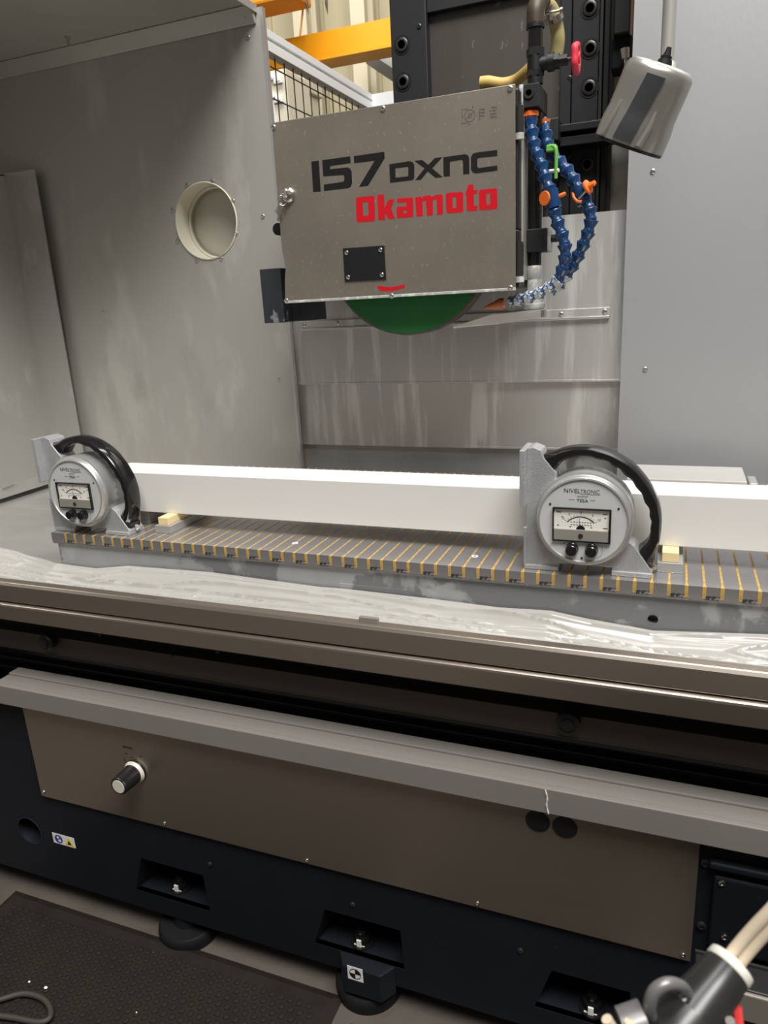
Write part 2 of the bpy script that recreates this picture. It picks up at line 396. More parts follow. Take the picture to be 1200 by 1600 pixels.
# pale switch cabinet behind the fence
p0 = at_y(408, 200, 5.6); p1 = at_y(446, 106, 5.6)
cbn = thing('switch_cabinet', 'cream switch cabinet with small latches behind the mesh fence', 'cabinet', (p0.x, 5.6, 0))
MB().box((p0.x-.5, 5.6, .0), (p1.x, 6.0, p1.z)).build('body', 'cabinet_cream', cbn, bevel=.01)
for px, py in ((424, 121), (436, 126), (426, 152), (437, 156)):
    q = at_y(px, py, 5.6); MB().box((q.x-.035, 5.575, q.z-.02), (q.x+.035, 5.6, q.z+.02)).box((q.x-.02, 5.57, q.z-.008), (q.x+.02, 5.576, q.z+.008)).build('latch', 'alu_profile', cbn)
q = at_y(424, 178, 5.6); MB().box((q.x-.05, 5.58, q.z-.2), (q.x+.04, 5.6, q.z+.12)).build('door', 'sticker_white', cbn)
# second pale duct behind the wires
q0 = at_y(455, 190, 6.2); q1 = at_y(474, 118, 6.2)
dct = thing('wall_duct', 'tall cream duct with a stepped head behind the mesh fence', 'duct', (q0.x, 6.2, 0))
MB().box((q0.x-.14, 6.2, 0), (q1.x, 6.5, q1.z)).build('body', 'hall_column', dct, bevel=.01)
MB().box((q0.x-.2, 6.15, q1.z-.12), (q1.x+.03, 6.5, q1.z-.02)).build('head', 'cabinet_cream', dct, bevel=.01)
# mesh fence running back along Y
FX = -1.5; fz = at_x(420, 66, FX).z
ya = at_x(400, 55, FX).y; yb = at_x(575, 158, FX).y
fn = thing('mesh_fence', 'black wire mesh guard with silver aluminium top rail', 'fence', (FX, ya, 0))
MB().box((FX-.02, ya-.5, fz+.0), (FX+.025, yb, fz+.028)).build('top_rail', 'alu_profile', fn, bevel=.002)
MB().box((FX-.02, ya-.5, fz-.046), (FX+.025, yb, fz-.012)).build('top_rail', 'alu_profile', fn, bevel=.002)
MB().box((FX-.012, ya-.5, fz-.013), (FX+.018, yb, fz+.001)).build('rail_groove', 'alu_profile', fn)
MB().box((FX-.022, yb, .0), (FX+.022, yb+.045, fz+.02)).build('corner_post', 'alu_profile', fn, bevel=.002)
MB().box((FX-.022, ya-.55, .0), (FX+.022, ya-.5, fz+.02)).build('corner_post', 'alu_profile', fn, bevel=.002)
MB().box((FX+.022, yb+.0, fz-.046), (FX+.19, yb+.045, fz+.028)).build('side_rail', 'alu_profile', fn, bevel=.002)
wme = None; y = ya-.47
while y < yb-.01:
    if wme is None:
        o = MB().tube([(FX, y, fz-.03), (FX, y, fz-1.6)], .0028, 5).build('wire', 'wire_black', fn); wme = o.data; y_0 = y
    else:
        o = bpy.data.objects.new('wire', wme); C.objects.link(o); o.parent = fn; o.location = (0, y-y_0, 0)
    y += .075
for k in range(12):
    MB().tube([(FX+.004, ya-.5, fz-.085-k*.11), (FX+.004, yb, fz-.085-k*.11)], .0028, 5).build('wire', 'wire_black', fn)

# ================================================================== TELESCOPIC REAR COVER
PY = 1.925
tc = thing('telescopic_cover', 'stacked stainless way cover plates behind the chuck', 'way cover', (-.57, PY, .82))
zA = at_y(900, 334.5, PY).z; zB = at_y(700, 596.5, PY).z; zC = at_y(700, 698.5, PY).z
MB().box((-1.07, PY, zB), (-.08, PY+.004, zA)).build('cover_plate', 'plate_steel', tc)
MB().box((-1.07, PY-.001, zB-.004), (-.08, PY+.010, zB+.002)).build('plate_lip', 'plate_steel', tc, bevel=.001)
MB().box((-1.07, PY+.012, zC), (-.08, PY+.016, zB+.02)).build('cover_plate', 'plate_steel', tc)
MB().box((-1.07, PY+.011, zC-.004), (-.08, PY+.022, zC+.002)).build('plate_lip', 'plate_steel', tc, bevel=.001)
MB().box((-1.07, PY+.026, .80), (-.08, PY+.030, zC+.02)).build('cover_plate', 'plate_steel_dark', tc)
# wiper bar with screws
b0 = at_y(471, 503, PY); b1 = at_y(953, 479, PY); b0b = at_y(471, 517, PY); b1b = at_y(953, 496.5, PY)
zt_, zb_ = (b0.z+b1.z)/2, (b0b.z+b1b.z)/2
MB().box((b0.x, PY-.006, zb_+.006), (b1.x, PY, zt_)).build('wiper_bar', 'plate_steel', tc, bevel=.001)
MB().box((b0.x, PY-.010, zb_), (b1.x, PY, zb_+.006)).build('wiper_lip', 'alu_smooth', tc, bevel=.001)
for px, py in ((877, 491), (945, 486.5), (475, 508), (527, 505)):
    screw(at_y(px, py, PY-.006), .0062, tc)

# ================================================================== COLUMN
CY = 2.10
col = thing('machine_column', 'black machine column with bolted slideways behind the wheel head', 'machine column', (-.35, CY, 1.0))
def cx(px, py=100, Y=CY): return at_y(px, py, Y).x
TOP = 2.75
MB().box((cx(612), CY, 1.0), (cx(668), CY+.25, TOP)).build('slide_plate', 'black_slide', col, bevel=.003)
MB().box((cx(668), CY+.03, 1.0), (cx(875), CY+.25, TOP)).build('cover_sheet', 'column_cover', col)
zc = at_y(740, 6, CY+.01).z
MB().box((cx(668), CY+.008, zc), (cx(875), CY+.05, TOP)).build('top_plate', 'black_slide', col, bevel=.002)
MB().box((cx(875), CY-.002, 1.0), (cx(892.5), CY+.2, TOP)).build('slide_plate', 'black_slide', col, bevel=.002)
MB().box((cx(893.5), CY, 1.0), (cx(935), CY+.2, TOP)).build('slide_plate', 'black_slide', col, bevel=.002)
MB().box((cx(936), CY+.004, 1.0), (cx(940.5), CY+.2, TOP)).build('way_strip', 'bolt_rim', col)
MB().box((cx(942), CY+.012, 1.0), (cx(951), CY+.2, TOP)).build('slide_plate', 'black_metal', col, bevel=.002)
MB().box((cx(951), CY+.035, 1.0), (cx(957.5), CY+.2, TOP)).build('way_strip', 'bolt_rim', col)
MB().box((cx(957), CY+.06, 1.0), (cx(990), CY+.2, TOP)).build('side_sheet', 'sheet_steel', col)
for px, py in ((628, 70), (630, 128), (922, 13), (922, 76), (920.5, 137), (917.5, 257)):
    p = at_y(px, py, CY)
    MB().lathe([(.002, .0235), (-.0015, .0235), (-.0015, .0195), (.004, .0195)], p, (0, 1, 0), 24, False).build('counterbore', 'black_metal', col, 40)
    MB().lathe([(.0, .0180), (-.004, .0175), (-.005, .0160), (-.005, .0105), (.008, .0100)], p, (0, 1, 0), 24).build('bolt', 'bolt_rim', col, 40)
for px, py in ((655, 41), (890, 122), (888, 244)):
    screw(at_y(px, py, CY), .0065, col, 'bolt_rim')
# upper box and cable gland at the right
p = at_y(958, 45, 2.03); q = at_y(984, 60, 2.03)
MB().box((p.x, 2.03, at_y(970, 53, 2.03).z), (q.x, 2.12, TOP)).build('limit_box', 'black_metal', col, bevel=.004)
MB().box((at_y(955, 62, 2.06).x, 2.06, at_y(970, 108, 2.06).z), (at_y(988, 62, 2.06).x, 2.13, at_y(970, 55, 2.06).z)).build('limit_box', 'rubber_black', col, bevel=.006)
MB().cyl(at_y(976, 76, 2.03), at_y(977, 92, 2.03), .011, .009, 12).build('gland', 'chrome', col, 40)
MB().tube([at_y(977, 90, 2.03), at_y(978, 100, 2.03), at_y(975, 112, 2.04)], .0045, 8).build('gland_wire', 'chrome', col, 40)

# horizontal pipe bracket across the slideway
brk = thing('pipe_bracket', 'black two bar bracket arm carrying the coolant pipe', 'bracket', at_y(900, 215, 2.02))
a = at_y(872, 197, 2.02); b = at_y(1000, 178, 2.02)
zt_ = at_y(900, 191.5, 2.02).z; zm = at_y(900, 203.5, 2.02).z; zl = at_y(900, 207.5, 2.02).z; zb_ = at_y(900, 225, 2.02).z
MB().box((a.x, 2.02, zm), (b.x, 2.098, zt_)).build('upper_bar', 'black_metal', brk, bevel=.002)
MB().box((a.x, 2.03, zb_), (b.x-.04, 2.098, zl-.004)).build('lower_bar', 'black_metal', brk, bevel=.002)
MB().box((a.x-.03, 1.98, at_y(866, 222, 2.0).z), (a.x+.006, 2.098, at_y(868, 186, 2.0).z)).build('end_block', 'black_slide', brk, bevel=.003)

# ================================================================== WHEEL HEAD
DY = 1.62
hd = thing('wheel_head', 'stainless wheel head box with 157 DXNC lettering', 'wheel head', (-.6, DY, 1.378))
X0, X1 = at_y(422.5, 191, DY).x-.003, at_y(805, 131, DY).x
Z0, Z1 = 1.378, 1.7725
# door with the worn, slightly notched left edge
MB().plate([(X0, DY, Z0), (X1, DY, Z0), (X1, DY, Z1), (X0+.006, DY, Z1), (X0+.004, DY, 1.60), (X0+.0035, DY, 1.50), (X0+.010, DY, 1.462), (X0+.004, DY, 1.43)], (), (0, .004, 0)).build('door', 'door_steel', hd, bevel=.0012)
MB().box((X0, DY-.002, Z0-.001), (X1, DY+.004, Z0+.005)).build('door_lower_edge', 'scaled_pipe', hd, bevel=.001)
MB().box((X0+.010, DY+.004, 1.50), (X1+.006, 1.885, Z1-.006)).box((X0+.06, 1.885, zA+.02), (X1-.02, 2.09, Z1-.02)).build('housing', 'black_metal', hd, bevel=.004)
MB().box((X0+.010, DY+.004, Z0+.004), (-.80, 1.80, 1.50)).box((-.385, DY+.004, Z0+.004), (X1+.006, 1.80, 1.50)).box((-.80, 1.78, Z0+.004), (-.385, 1.80, 1.50)).build('wheel_guard', 'black_metal', hd, bevel=.003)
MB().box((X1+.0065, DY+.03, Z0+.02), (X1+.010, 1.9, Z1-.03)).build('side_sheet', 'sheet_steel', hd)
for px, py in ((427.5, 199), (598.5, 170), (797, 138.5), (797.5, 450), (612, 462.5), (447.5, 470)):
    screw(at_y(px, py, DY), .0062, hd)
# hinges
for ya_, yb_ in ((165, 208), (378, 432)):
    a = at_y(811, ya_, DY+.006); b = at_y(811, yb_, DY+.006)
    MB().cyl((X1+.008, DY+.006, a.z), (X1+.008, DY+.006, b.z), .007, n=14).build('hinge_barrel', 'bolt_rim', hd, 40)
    MB().box((X1-.0, DY+.006, b.z+.004), (X1+.012, DY+.03, a.z-.004)).build('hinge_leaf', 'black_scaled', hd, bevel=.001)
    MB().cyl((X1+.008, DY+.006, b.z-.012), (X1+.008, DY+.006, b.z), .009, n=12).build('hinge_foot', 'scaled_pipe', hd, 40)
# black guard block at lower left
gx0 = at_y(406.5, 420, 1.66).x; gx1 = at_y(446, 500, 1.66).x; gz1 = at_y(420, 420, 1.66).z; gz0 = at_y(420, 505, 1.66).z
MB().box((gx0, 1.655, gz0), (gx1, 1.80, gz1)).build('guard_block', 'black_scaled', hd, bevel=.002)
gx2 = at_y(486, 490, 1.70).x; gzz = at_y(460, 502, 1.70).z
MB().box((gx1, 1.70, gzz), (gx2, 1.79, Z0+.01)).build('guard_block', 'black_scaled', hd, bevel=.002)
# nameplate with its four screws
def cpx(p, o, s): return (p[0]/s+o[0], p[1]/s+o[1])
def tr_poly(pts, o, s, Y): return [at_y(*cpx(p, o, s), Y) for p in pts]
npl = MB().plate(tr_poly([(105, 130), (750, 85), (780, 620), (135, 655)], (525, 375), 10, DY-.0025), (), (0, .0025, 0)).build('nameplate', 'black_metal', hd, bevel=.0006)
for p in ((168, 200), (697, 155), (193, 583), (720, 545)):
    screw(at_y(*cpx(p, (525, 375), 10), DY-.0025), .0052, npl, 'chrome')
# door lettering, flat print
A_ = ((480, 230), 7.5); B_ = ((600, 225), 6.316); C_ = ((550, 285), 10); D_ = ((660, 280), 9.6); U_ = ((0, 0), 1)
black_glyphs = [
 (A_, [(47, 170), (135, 158), (158, 518), (70, 525)], []),
 (A_, [(175, 152), (503, 106), (509, 186), (275, 220), (265, 232), (268, 258), (470, 236), (502, 250), (520, 285), (526, 420), (512, 460), (480, 480), (197, 512), (195, 437), (415, 407), (435, 390), (432, 335), (420, 325), (188, 342)], []),
 (A_, [(545, 105), (903, 52), (907, 130), (712, 452), (607, 464), (790, 158), (551, 187)], []),
 (B_, [(52, 200), (245, 170), (282, 178), (298, 205), (298, 335), (282, 356), (60, 384)], [[(112, 240), (232, 225), (240, 235), (240, 312), (230, 320), (112, 332)]]),
 (B_, [(300, 166), (375, 157), (437, 205), (500, 138), (575, 130), (475, 240), (578, 326), (510, 334), (430, 270), (365, 352), (308, 357), (400, 240)], []),
 (B_, [(585, 130), (800, 100), (830, 112), (840, 140), (842, 295), (782, 300), (778, 165), (765, 155), (650, 175), (650, 318), (588, 322)], []),
 (B_, [(1117, 58), (1117, 118), (935, 137), (920, 150), (920, 225), (935, 237), (1118, 212), (1118, 262), (910, 290), (875, 280), (858, 250), (858, 130), (875, 98), (905, 85)], [])]
red_glyphs = [
 (C_, [(60, 250), (75, 232), (330, 208), (352, 225), (362, 580), (345, 608), (90, 625), (72, 605)], [[(165, 312), (250, 305), (258, 515), (175, 525)]]),
 (C_, [(395, 205), (415, 192), (500, 190), (510, 400), (570, 270), (665, 262), (612, 410), (675, 570), (580, 575), (515, 480), (518, 585), (412, 590)], []),
 (C_, [(705, 260), (720, 250), (940, 235), (955, 250), (955, 540), (720, 558), (700, 540), (697, 400), (712, 380), (850, 370), (850, 310), (705, 318)], [[(800, 435), (855, 430), (855, 480), (800, 482)]]),
 (U_, [(648.5, 308.5), (658, 307), (659, 309.5), (663, 306), (672, 305), (675.5, 307.5), (680, 304.5), (690, 303.5), (692, 306), (692, 335), (683, 336), (682.3, 311.5), (676.3, 312.3), (676.3, 336.3), (667, 337), (665.5, 313.5), (660, 314.5), (661, 337.5), (651, 338.5)], []),
 (D_, [(348, 225), (370, 205), (590, 190), (612, 205), (612, 480), (590, 495), (385, 510), (362, 495)], [[(452, 270), (505, 265), (510, 425), (455, 435)]]),
 (D_, [(690, 82), (765, 78), (768, 165), (830, 160), (815, 215), (770, 225), (775, 400), (830, 400), (820, 470), (690, 480), (665, 460), (660, 240), (642, 235), (650, 210)], []),
 (D_, [(845, 180), (870, 158), (1095, 135), (1118, 150), (1128, 420), (1105, 445), (875, 465), (850, 445)], [[(955, 215), (1012, 208), (1020, 375), (962, 385)]])]
LY = DY-.0004
for gs, m_ in ((black_glyphs, 'print_black'), (red_glyphs, 'print_red')):
    for (o_, s_), outl, hol in gs:
        MB().plate(tr_poly(outl, o_, s_, LY), [tr_poly(h, o_, s_, LY) for h in hol], (0, .0004, 0)).build('letter', m_, hd)
MB().plate(tr_poly([(640, 730), (665, 715), (720, 722), (780, 735), (880, 735), (980, 715), (1070, 695), (1080, 740), (980, 775), (880, 795), (760, 798), (690, 795)], (525, 375), 10, LY), (), (0, .0004, 0)).build('arrow_mark', 'print_red', hd)
# small engraved wheel diagram and data
dg = MB(); c0 = at_y(734, 180.5, LY)
def ring(mb, c, r0, r1, y=.0004, n=28): mb.plate(circle(c, r1, n), [circle(c, r0, n)], (0, y, 0))
ring(dg, c0, .0105, .0116); ring(dg, c0, .0035, .0042)
for d in (-1, 1):
    dg.box((c0.x-.0185, LY, c0.z+d*.0128), (c0.x-.003, LY+.0004, c0.z+d*.0128+.0007))
dg.box((c0.x-.0165, LY, c0.z-.0128), (c0.x-.0158, LY+.0004, c0.z+.0128))
dg.plate([c0+Vector((-.008, 0, -.005)), c0+Vector((-.0075, 0, -.0058)), c0+Vector((.008, 0, .005)), c0+Vector((.0075, 0, .0058))], (), (0, .0004, 0))
dg.build('wheel_diagram', 'print_grey', hd)
for i, (l_, r_) in enumerate((('Vmax', '33m/s'), ('Dmax', '510mm'), ('Bmax', '100mm'), ('d', '127mm'))):
    text_mesh('lettering', l_, .0050, 'print_grey', hd, at_y(748.5, 172.5+i*4.9, LY))
    text_mesh('lettering', r_, .0050, 'print_grey', hd, at_y(776.5, 168.0+i*5.1, LY), align='RIGHT')
text_mesh('lettering', 'D', .0045, 'print_grey', hd, at_y(721.5, 183.5, LY)); text_mesh('lettering', 'B', .0045, 'print_grey', hd, at_y(738, 168, LY)); text_mesh('lettering', 'd', .0045, 'print_grey', hd, at_y(732.5, 195, LY))
# lock
lk = at_y(452, 305, DY)
MB().lathe([(0, .0165), (-.006, .016), (-.009, .012), (-.009, .0)], lk, (0, 1, 0), 24).build('lock', 'chrome', hd, 35)
MB().lathe([(0, .014), (-.02, .014)], at_y(434, 358, DY+.02)+Vector((0, .02, 0)), (0, 1, 0), 20).build('side_knob', 'rubber_black', hd, 35)
# keys hanging on the lock
kl = at_y(446, 301, DY-.02)
ks = thing('key_bunch', 'small bunch of steel keys hanging from the door lock', 'keys', kl)
MB().lathe([(-.002, .0105), (-.0035, .009), (-.0035, .004), (.0, .004)], at_y(445, 301, DY-.016), (.3, 1, 0), 16).build('key_bow', 'chrome', ks, 40)
MB().cyl(at_y(447, 303, DY-.018), at_y(452, 305, DY-.004), .004, n=10).build('key_blade', 'chrome', ks, 40)
def kring(c, r, t): return [Vector(c)+Vector((r*cos(a_)*.8, r*.5*cos(a_), r*sin(a_))) for a_ in [2*pi*i/18 for i in range(19)]]
MB().tube(kring(at_y(441, 313, DY-.016), .011, 0), .0012, 6, False).build('key_ring', 'chrome', ks, 60)
for (px, py), (qx, qy) in (((439, 317), (430, 332)), ((440, 317), (434, 345)), ((438, 316), (434, 336))):
    a = at_y(px, py, DY-.016); b = at_y(qx, qy, DY-.012); d = (b-a); n_ = Vector((d.z, 0, -d.x)).normalized()
    MB().plate([a+n_*.004, a+d*.3+n_*.0055, a+d*.4+n_*.003, b+n_*.0025, b-n_*.0025, a+d*.4-n_*.003, a+d*.3-n_*.0055, a-n_*.004], (), (0, .0016, 0)).build('hanging_key', 'chrome', ks)

# grinding wheel
wc = Vector((-.587, 1.675, 1.4885)); WR = .2000
gw = thing('grinding_wheel', 'large grinding wheel with green paper face below the wheel head', 'grinding wheel', (wc.x, wc.y, wc.z-WR))
MB().lathe([(0, WR-.004), (.001, WR), (.05, WR), (.051, WR-.004)], wc, (0, 1, 0), 96).build('abrasive_rim', 'wheel_grit', gw, 40)
MB().lathe([(-.0002, WR-.0045), (-.0015, WR-.005), (-.0015, .06), (-.0002, .06)], wc, (0, 1, 0), 96, False).build('paper_face', 'wheel_green', gw, 40)
MB().lathe([(-.012, .02), (-.012, .055), (-.002, .065), (.04, .065)], wc, (0, 1, 0), 48).build('flange', 'black_metal', gw, 40)
MB().cyl(wc+Vector((0, .05, 0)), wc+Vector((0, .2, 0)), .03).build('spindle', 'bolt_rim', gw, 40)

# ================================================================== COOLANT PIPE WORK
QY = 1.70
cp = thing('coolant_pipe', 'black coolant pipe with manifold block and red valve handwheel', 'pipe', at_y(836, 480, QY))
def Q(x, y, Y=QY): return at_y(x, y, Y)
# manifold block
a = Q(813, 170, 1.655); b = Q(842.5, 128, 1.655)
mb_ = MB().box((a.x, 1.655, Q(829, 167.5, 1.655).z), (b.x, 1.76, Q(829, 130, 1.655).z)).build('manifold_block', 'black_slide', cp, bevel=.0015)
MB().lathe([(0, .0115), (-.003, .011), (-.003, .006), (.004, .006)], Q(826.5, 145, 1.655), (0, 1, 0), 20).build('plug', 'bolt_rim', cp, 40)
MB().box((a.x-.002, 1.653, a.z+.01), (a.x+.006, 1.66, b.z)).build('scale_deposit', 'scaled_pipe', cp, bevel=.001)
pY = 1.705
def vz(px, py): return Q(px, py, pY).z
cx_ = Q(836.5, 60, pY).x
def V_(z): return Vector((cx_, pY, z))
def vcyl(y0, y1, r, name, m_, n=20, r2=None): return MB().cyl(V_(vz(837, y1)), V_(vz(837, y0)), r, r2, n).build(name, m_, cp, 35)
vcyl(118, 132, .016, 'nipple', 'black_metal'); vcyl(111, 120, .0185, 'hex_nut', 'black_metal', 6)
vcyl(86, 112, .0165, 'valve_body', 'black_metal'); vcyl(76, 88, .0185, 'hex_nut', 'black_metal', 6)
vcyl(42, 78, .0155, 'riser', 'black_gloss'); vcyl(37, 45, .0185, 'collar', 'black_metal', 20)
# elbow bending back
zt_ = vz(837, 40); pts = [V_(zt_)]
for k in range(9):
    an = k/8*pi/2; pts.append(V_(zt_+.018)+Vector((.018*.5*(1-cos(an)), .030*(1-cos(an)), .030*sin(an))))
MB().tube(pts, .0185, 16).build('elbow', 'pipe_rust', cp, 50)
e = pts[-1]
MB().tube(smoothpath([e, e+Vector((.014, .03, -.006)), e+Vector((.022, .05, -.035)), e+Vector((.024, .055, -.06)), e+Vector((.019, .06, -.088))], 6), .0145, 14).build('drop_hose', 'hose_clear', cp, 50)
MB().lathe([(0, .0195), (.012, .0195)], e+Vector((.017, .036, -.014)), Vector((.010, .02, -.035)), 20).build('hose_clamp', 'chrome', cp, 40)
w0 = Q(861, 19, 1.74)
MB().cyl(w0-Vector((.012, 0, 0)), w0+Vector((.02, 0, 0)), .0028, n=8).lathe([(0, .006), (.006, .006)], w0+Vector((.018, 0, 0)), (1, 0, 0), 10).box(w0-Vector((.003, .002, .015)), w0+Vector((.003, .002, .013))).build('wing_bolt', 'chrome', cp, 35)
# valve branch and red wheel
vz0 = vz(850, 99); hx = lambda px: Q(px, 99, pY).x
MB().cyl((cx_, pY, vz0), (hx(864), pY, vz0), .0135, n=16).build('valve_branch', 'black_metal', cp, 35)
MB().cyl((hx(856), pY, vz0), (hx(866), pY, vz0), .0175, n=16).build('valve_bonnet', 'black_metal', cp, 35)
MB().cyl((hx(866), pY, vz0), (hx(874), pY, vz0), .015, n=6).build('hex_nut', 'black_metal', cp, 20)
MB().cyl((hx(874), pY, vz0), (hx(887), pY, vz0), .011, n=8).build('gland_nut', 'black_metal', cp, 20)
MB().cyl((hx(886), pY, vz0), (hx(896), pY, vz0), .0042, n=10).build('stem', 'bolt_rim', cp, 30)
vx = hx(900); rw = MB(); vs = []; fs = []
R1, R2, nn, mm = .0240, .0062, 40, 10
for i in range(nn):
    an = 2*pi*i/nn; r_ = R1+.0022*cos(an*5)
    for j in range(mm):
        bn = 2*pi*j/mm; rr = r_+R2*cos(bn)
        vs.append((vx+R2*1.15*sin(bn), pY+rr*cos(an), vz0+rr*sin(an)))
for i in range(nn):
    for j in range(mm):
        fs.append((i*mm+j, ((i+1) % nn)*mm+j, ((i+1) % nn)*mm+(j+1) % mm, i*mm+(j+1) % mm))
rw.add(vs, fs)
for k in range(4):
    an = k*pi/2+.5; rw.cyl((vx, pY, vz0), (vx, pY+.022*cos(an), vz0+.022*sin(an)), .0045, n=8)
rw.lathe([(-.006, .011), (.008, .011)], (vx, pY, vz0), (1, 0, 0), 14)
rw.build('handwheel', 'valve_red', cp, 50)
# lower pipe, clamp and nozzle tee
lx = Q(836, 300, 1.715); 
def LV(py): v = Q(836, py, 1.715); return Vector((lx.x, 1.715, v.z))
MB().cyl(LV(358), LV(165), .0155, n=20).build('down_pipe', 'black_gloss', cp, 35)
MB().box((Q(819, 375, 1.69).x, 1.69, Q(838, 394, 1.69).z), (Q(854.5, 375, 1.69).x, 1.74, Q(838, 357, 1.69).z)).build('pipe_clamp', 'black_slide', cp, bevel=.002)
MB().box((Q(806, 375, 1.70).x, 1.70, Q(812, 392, 1.70).z), (Q(819, 375, 1.70).x, 1.73, Q(812, 360, 1.70).z)).build('clamp_arm', 'black_metal', cp, bevel=.002)
MB().box((Q(855, 375, 1.695).x, 1.695, Q(857, 393, 1.69).z), (Q(859, 375, 1.695).x, 1.735, Q(857, 358, 1.69).z)).build('clamp_plate', 'scaled_pipe', cp, bevel=.001)
q = Q(859, 373, 1.715); MB().cyl(q, q+Vector((.018, 0, 0)), .008, n=12).build('clamp_screw', 'black_metal', cp, 30)
MB().cyl(LV(416), LV(394), .0150, n=20).build('down_pipe', 'black_gloss', cp, 35)
MB().lathe([(0, .0165), (.004, .0185), (.026, .0185), (.03, .0165)], LV(437), (0, 0, 1), 20).build('coupling', 'scaled_pipe', cp, 35)
MB().lathe([(0, .0185), (.012, .0185), (.018, .016), (.055, .0175), (.06, .016), (.068, .0155)], LV(478), (0, 0, 1), 20).build('tee', 'scaled_pipe', cp, 35)
MB().lathe([(0, .017), (.006, .024), (.014, .024), (.018, .018)], LV(485), (0, 0, 1), 20).build('nozzle_collar', 'scaled_pipe', cp, 35)
# flat fan nozzle
fa = [at_y(x, y, 1.69) for x, y in ((849, 483.5), (770, 490.5), (707, 510.5), (708, 513), (770, 507), (848, 496.5))]
MB().plate(fa, (), (0, .02, 0)).build('fan_nozzle', 'blade_white', cp, bevel=.0015)
MB().box((at_y(845, 490, 1.688).x, 1.686, at_y(848, 496, 1.69).z), (at_y(851, 490, 1.688).x, 1.715, at_y(848, 484, 1.69).z)).build('nozzle_end', 'plate_steel_dark', cp, bevel=.001)

# yellow hose lying over the head
yh = MB().tube(smoothpath([at_y(751, 129, 1.80), at_y(764, 128, 1.80), at_y(785, 131, 1.80), at_y(805, 126, 1.80), at_y(822, 113, 1.78), at_y(830, 105, 1.775)], 6), .0125, 14).build('yellow_hose', 'hose_yellow', None, 50); tag(yh, 'short bent yellow hose lying on top of the wheel head', 'hose')

# segmented blue coolant hoses
seg_mesh = {}
def segment_data(m_):
    if m_ not in seg_mesh:
        o = MB().lathe([(0, .55), (.0, 1.02), (.08, 1.06), (.16, 1.02), (.60, .70), (.72, .70), (.86, .80), (1.0, .82), (1.14, .72), (1.24, .5)], (0, 0, 0), (0, 0, 1), 16).build('segment', m_, None, 45)
        # lengths scale along z, radii in xy
        seg_mesh[m_] = o.data; bpy.data.objects.remove(o)
    return seg_mesh[m_]
def hose(name, label, pts, r, step, split, tip=None):
    path = smoothpath(pts, 12); root = thing(name, label, 'hose', pts[0], 'blue segmented coolant hoses')
    acc = 0; last = path[0]; marks = [path[0]]
    for p in path[1:]:
        acc += (p-last).length; last = p
        if acc >= step: marks.append(p.copy()); acc = 0
    for i in range(len(marks)-1):
        d = marks[i+1]-marks[i]
        o = bpy.data.objects.new('segment', segment_data('hose_blue' if i < split else 'hose_blue_scaled')); C.objects.link(o)
        o.parent = root; o.location = marks[i]-pts[0]; o.rotation_mode = 'QUATERNION'
        o.rotation_quaternion = d.to_track_quat('Z', 'Y'); o.scale = (r, r, d.length)
    return root, marks
HY = 1.66
h1p = [(829, 187), (831, 203), (833, 220), (837, 236), (844, 252), (850, 270), (855, 287), (861, 303), (864, 320), (868, 338), (875, 358), (881, 376), (884, 394), (881, 412), (877, 428), (869, 441), (857, 451), (843, 458), (828, 464), (812, 468), (796, 472), (786, 474)]
n1 = len(h1p)
h1, mk1 = hose('coolant_hose', 'blue segmented hose with orange tap ending in an orange nozzle', [at_y(x, y, 1.675-.035*sin(pi*i/(n1-1))) for i, (x, y) in enumerate(h1p)], .0146, .0232, 14)
h2p = [(853, 208), (854, 222), (858, 235), (868, 247), (881, 260), (892, 274), (900, 288), (908, 302), (917, 317), (923, 334), (923, 350), (918, 366), (912, 381), (905, 396), (898, 410), (889, 424), (881, 437), (872, 447), (862, 455)]
n2 = len(h2p)
h2, mk2 = hose('coolant_hose', 'blue segmented hose bowed out to the right, lower end white with scale', [at_y(x, y, 1.70-.03*sin(pi*i/(n2-1))) for i, (x, y) in enumerate(h2p)], .0146, .0232, 14)
p = at_y(829, 181, 1.675)
MB().lathe([(0, .0125), (.008, .0125), (.008, .0165), (.017, .0165), (.02, .013)], p-Vector((0, 0, .010)), (0, 0, 1), 8).build('orange_collar', 'hose_orange', h1, 30)
p = at_y(850, 192, 1.72); MB().lathe([(0, .011), (.012, .014)], p-Vector((0, 0, .006)), (0, 0, 1), 8).build('orange_collar', 'hose_orange', h2, 30)
MB().tube(smoothpath([at_y(851, 186, 1.72), at_y(852, 198, 1.715), at_y(853, 210, 1.70)], 4), .0095, 12).build('inlet_tube', 'hose_blue', h2, 40)
# orange taps
p = at_y(851, 310, 1.628); d = (p-at_y(863, 308, 1.64)).normalized()
MB().lathe([(0, .0125), (.003, .0145), (.006, .0135)], p-d*.003, (-.55, -.8, -.05), 24).build('tap_disc', 'hose_orange', h1, 35)
MB().lathe([(-.018, .0155), (.018, .0155)], at_y(863, 311, 1.64), Vector((.25, 0, -1)), 16).build('tap_body', 'hose_blue', h1, 40)
a = at_y(873, 307, 1.64); b = at_y(884, 302, 1.64)
MB().tube([a, (a+b)/2, b], [.004, .0045, .0035], 8).build('tap_lever', 'hose_orange', h1, 40)
MB().lathe([(-.018, .0155), (.018, .0155)], at_y(908, 305, 1.672), Vector((.45, 0, -1)), 16).build('tap_body', 'hose_blue', h2, 40)
p = at_y(917, 293, 1.655)
MB().lathe([(0, .014), (.004, .0145), (.008, .006), (.02, .004)], p, Vector((.75, -.35, .35)), 20).build('tap_disc', 'hose_orange', h2, 35)
MB().tube([at_y(919, 292, 1.65), at_y(929, 287, 1.645)], [.005, .004], 8).build('tap_lever', 'hose_orange', h2, 40)
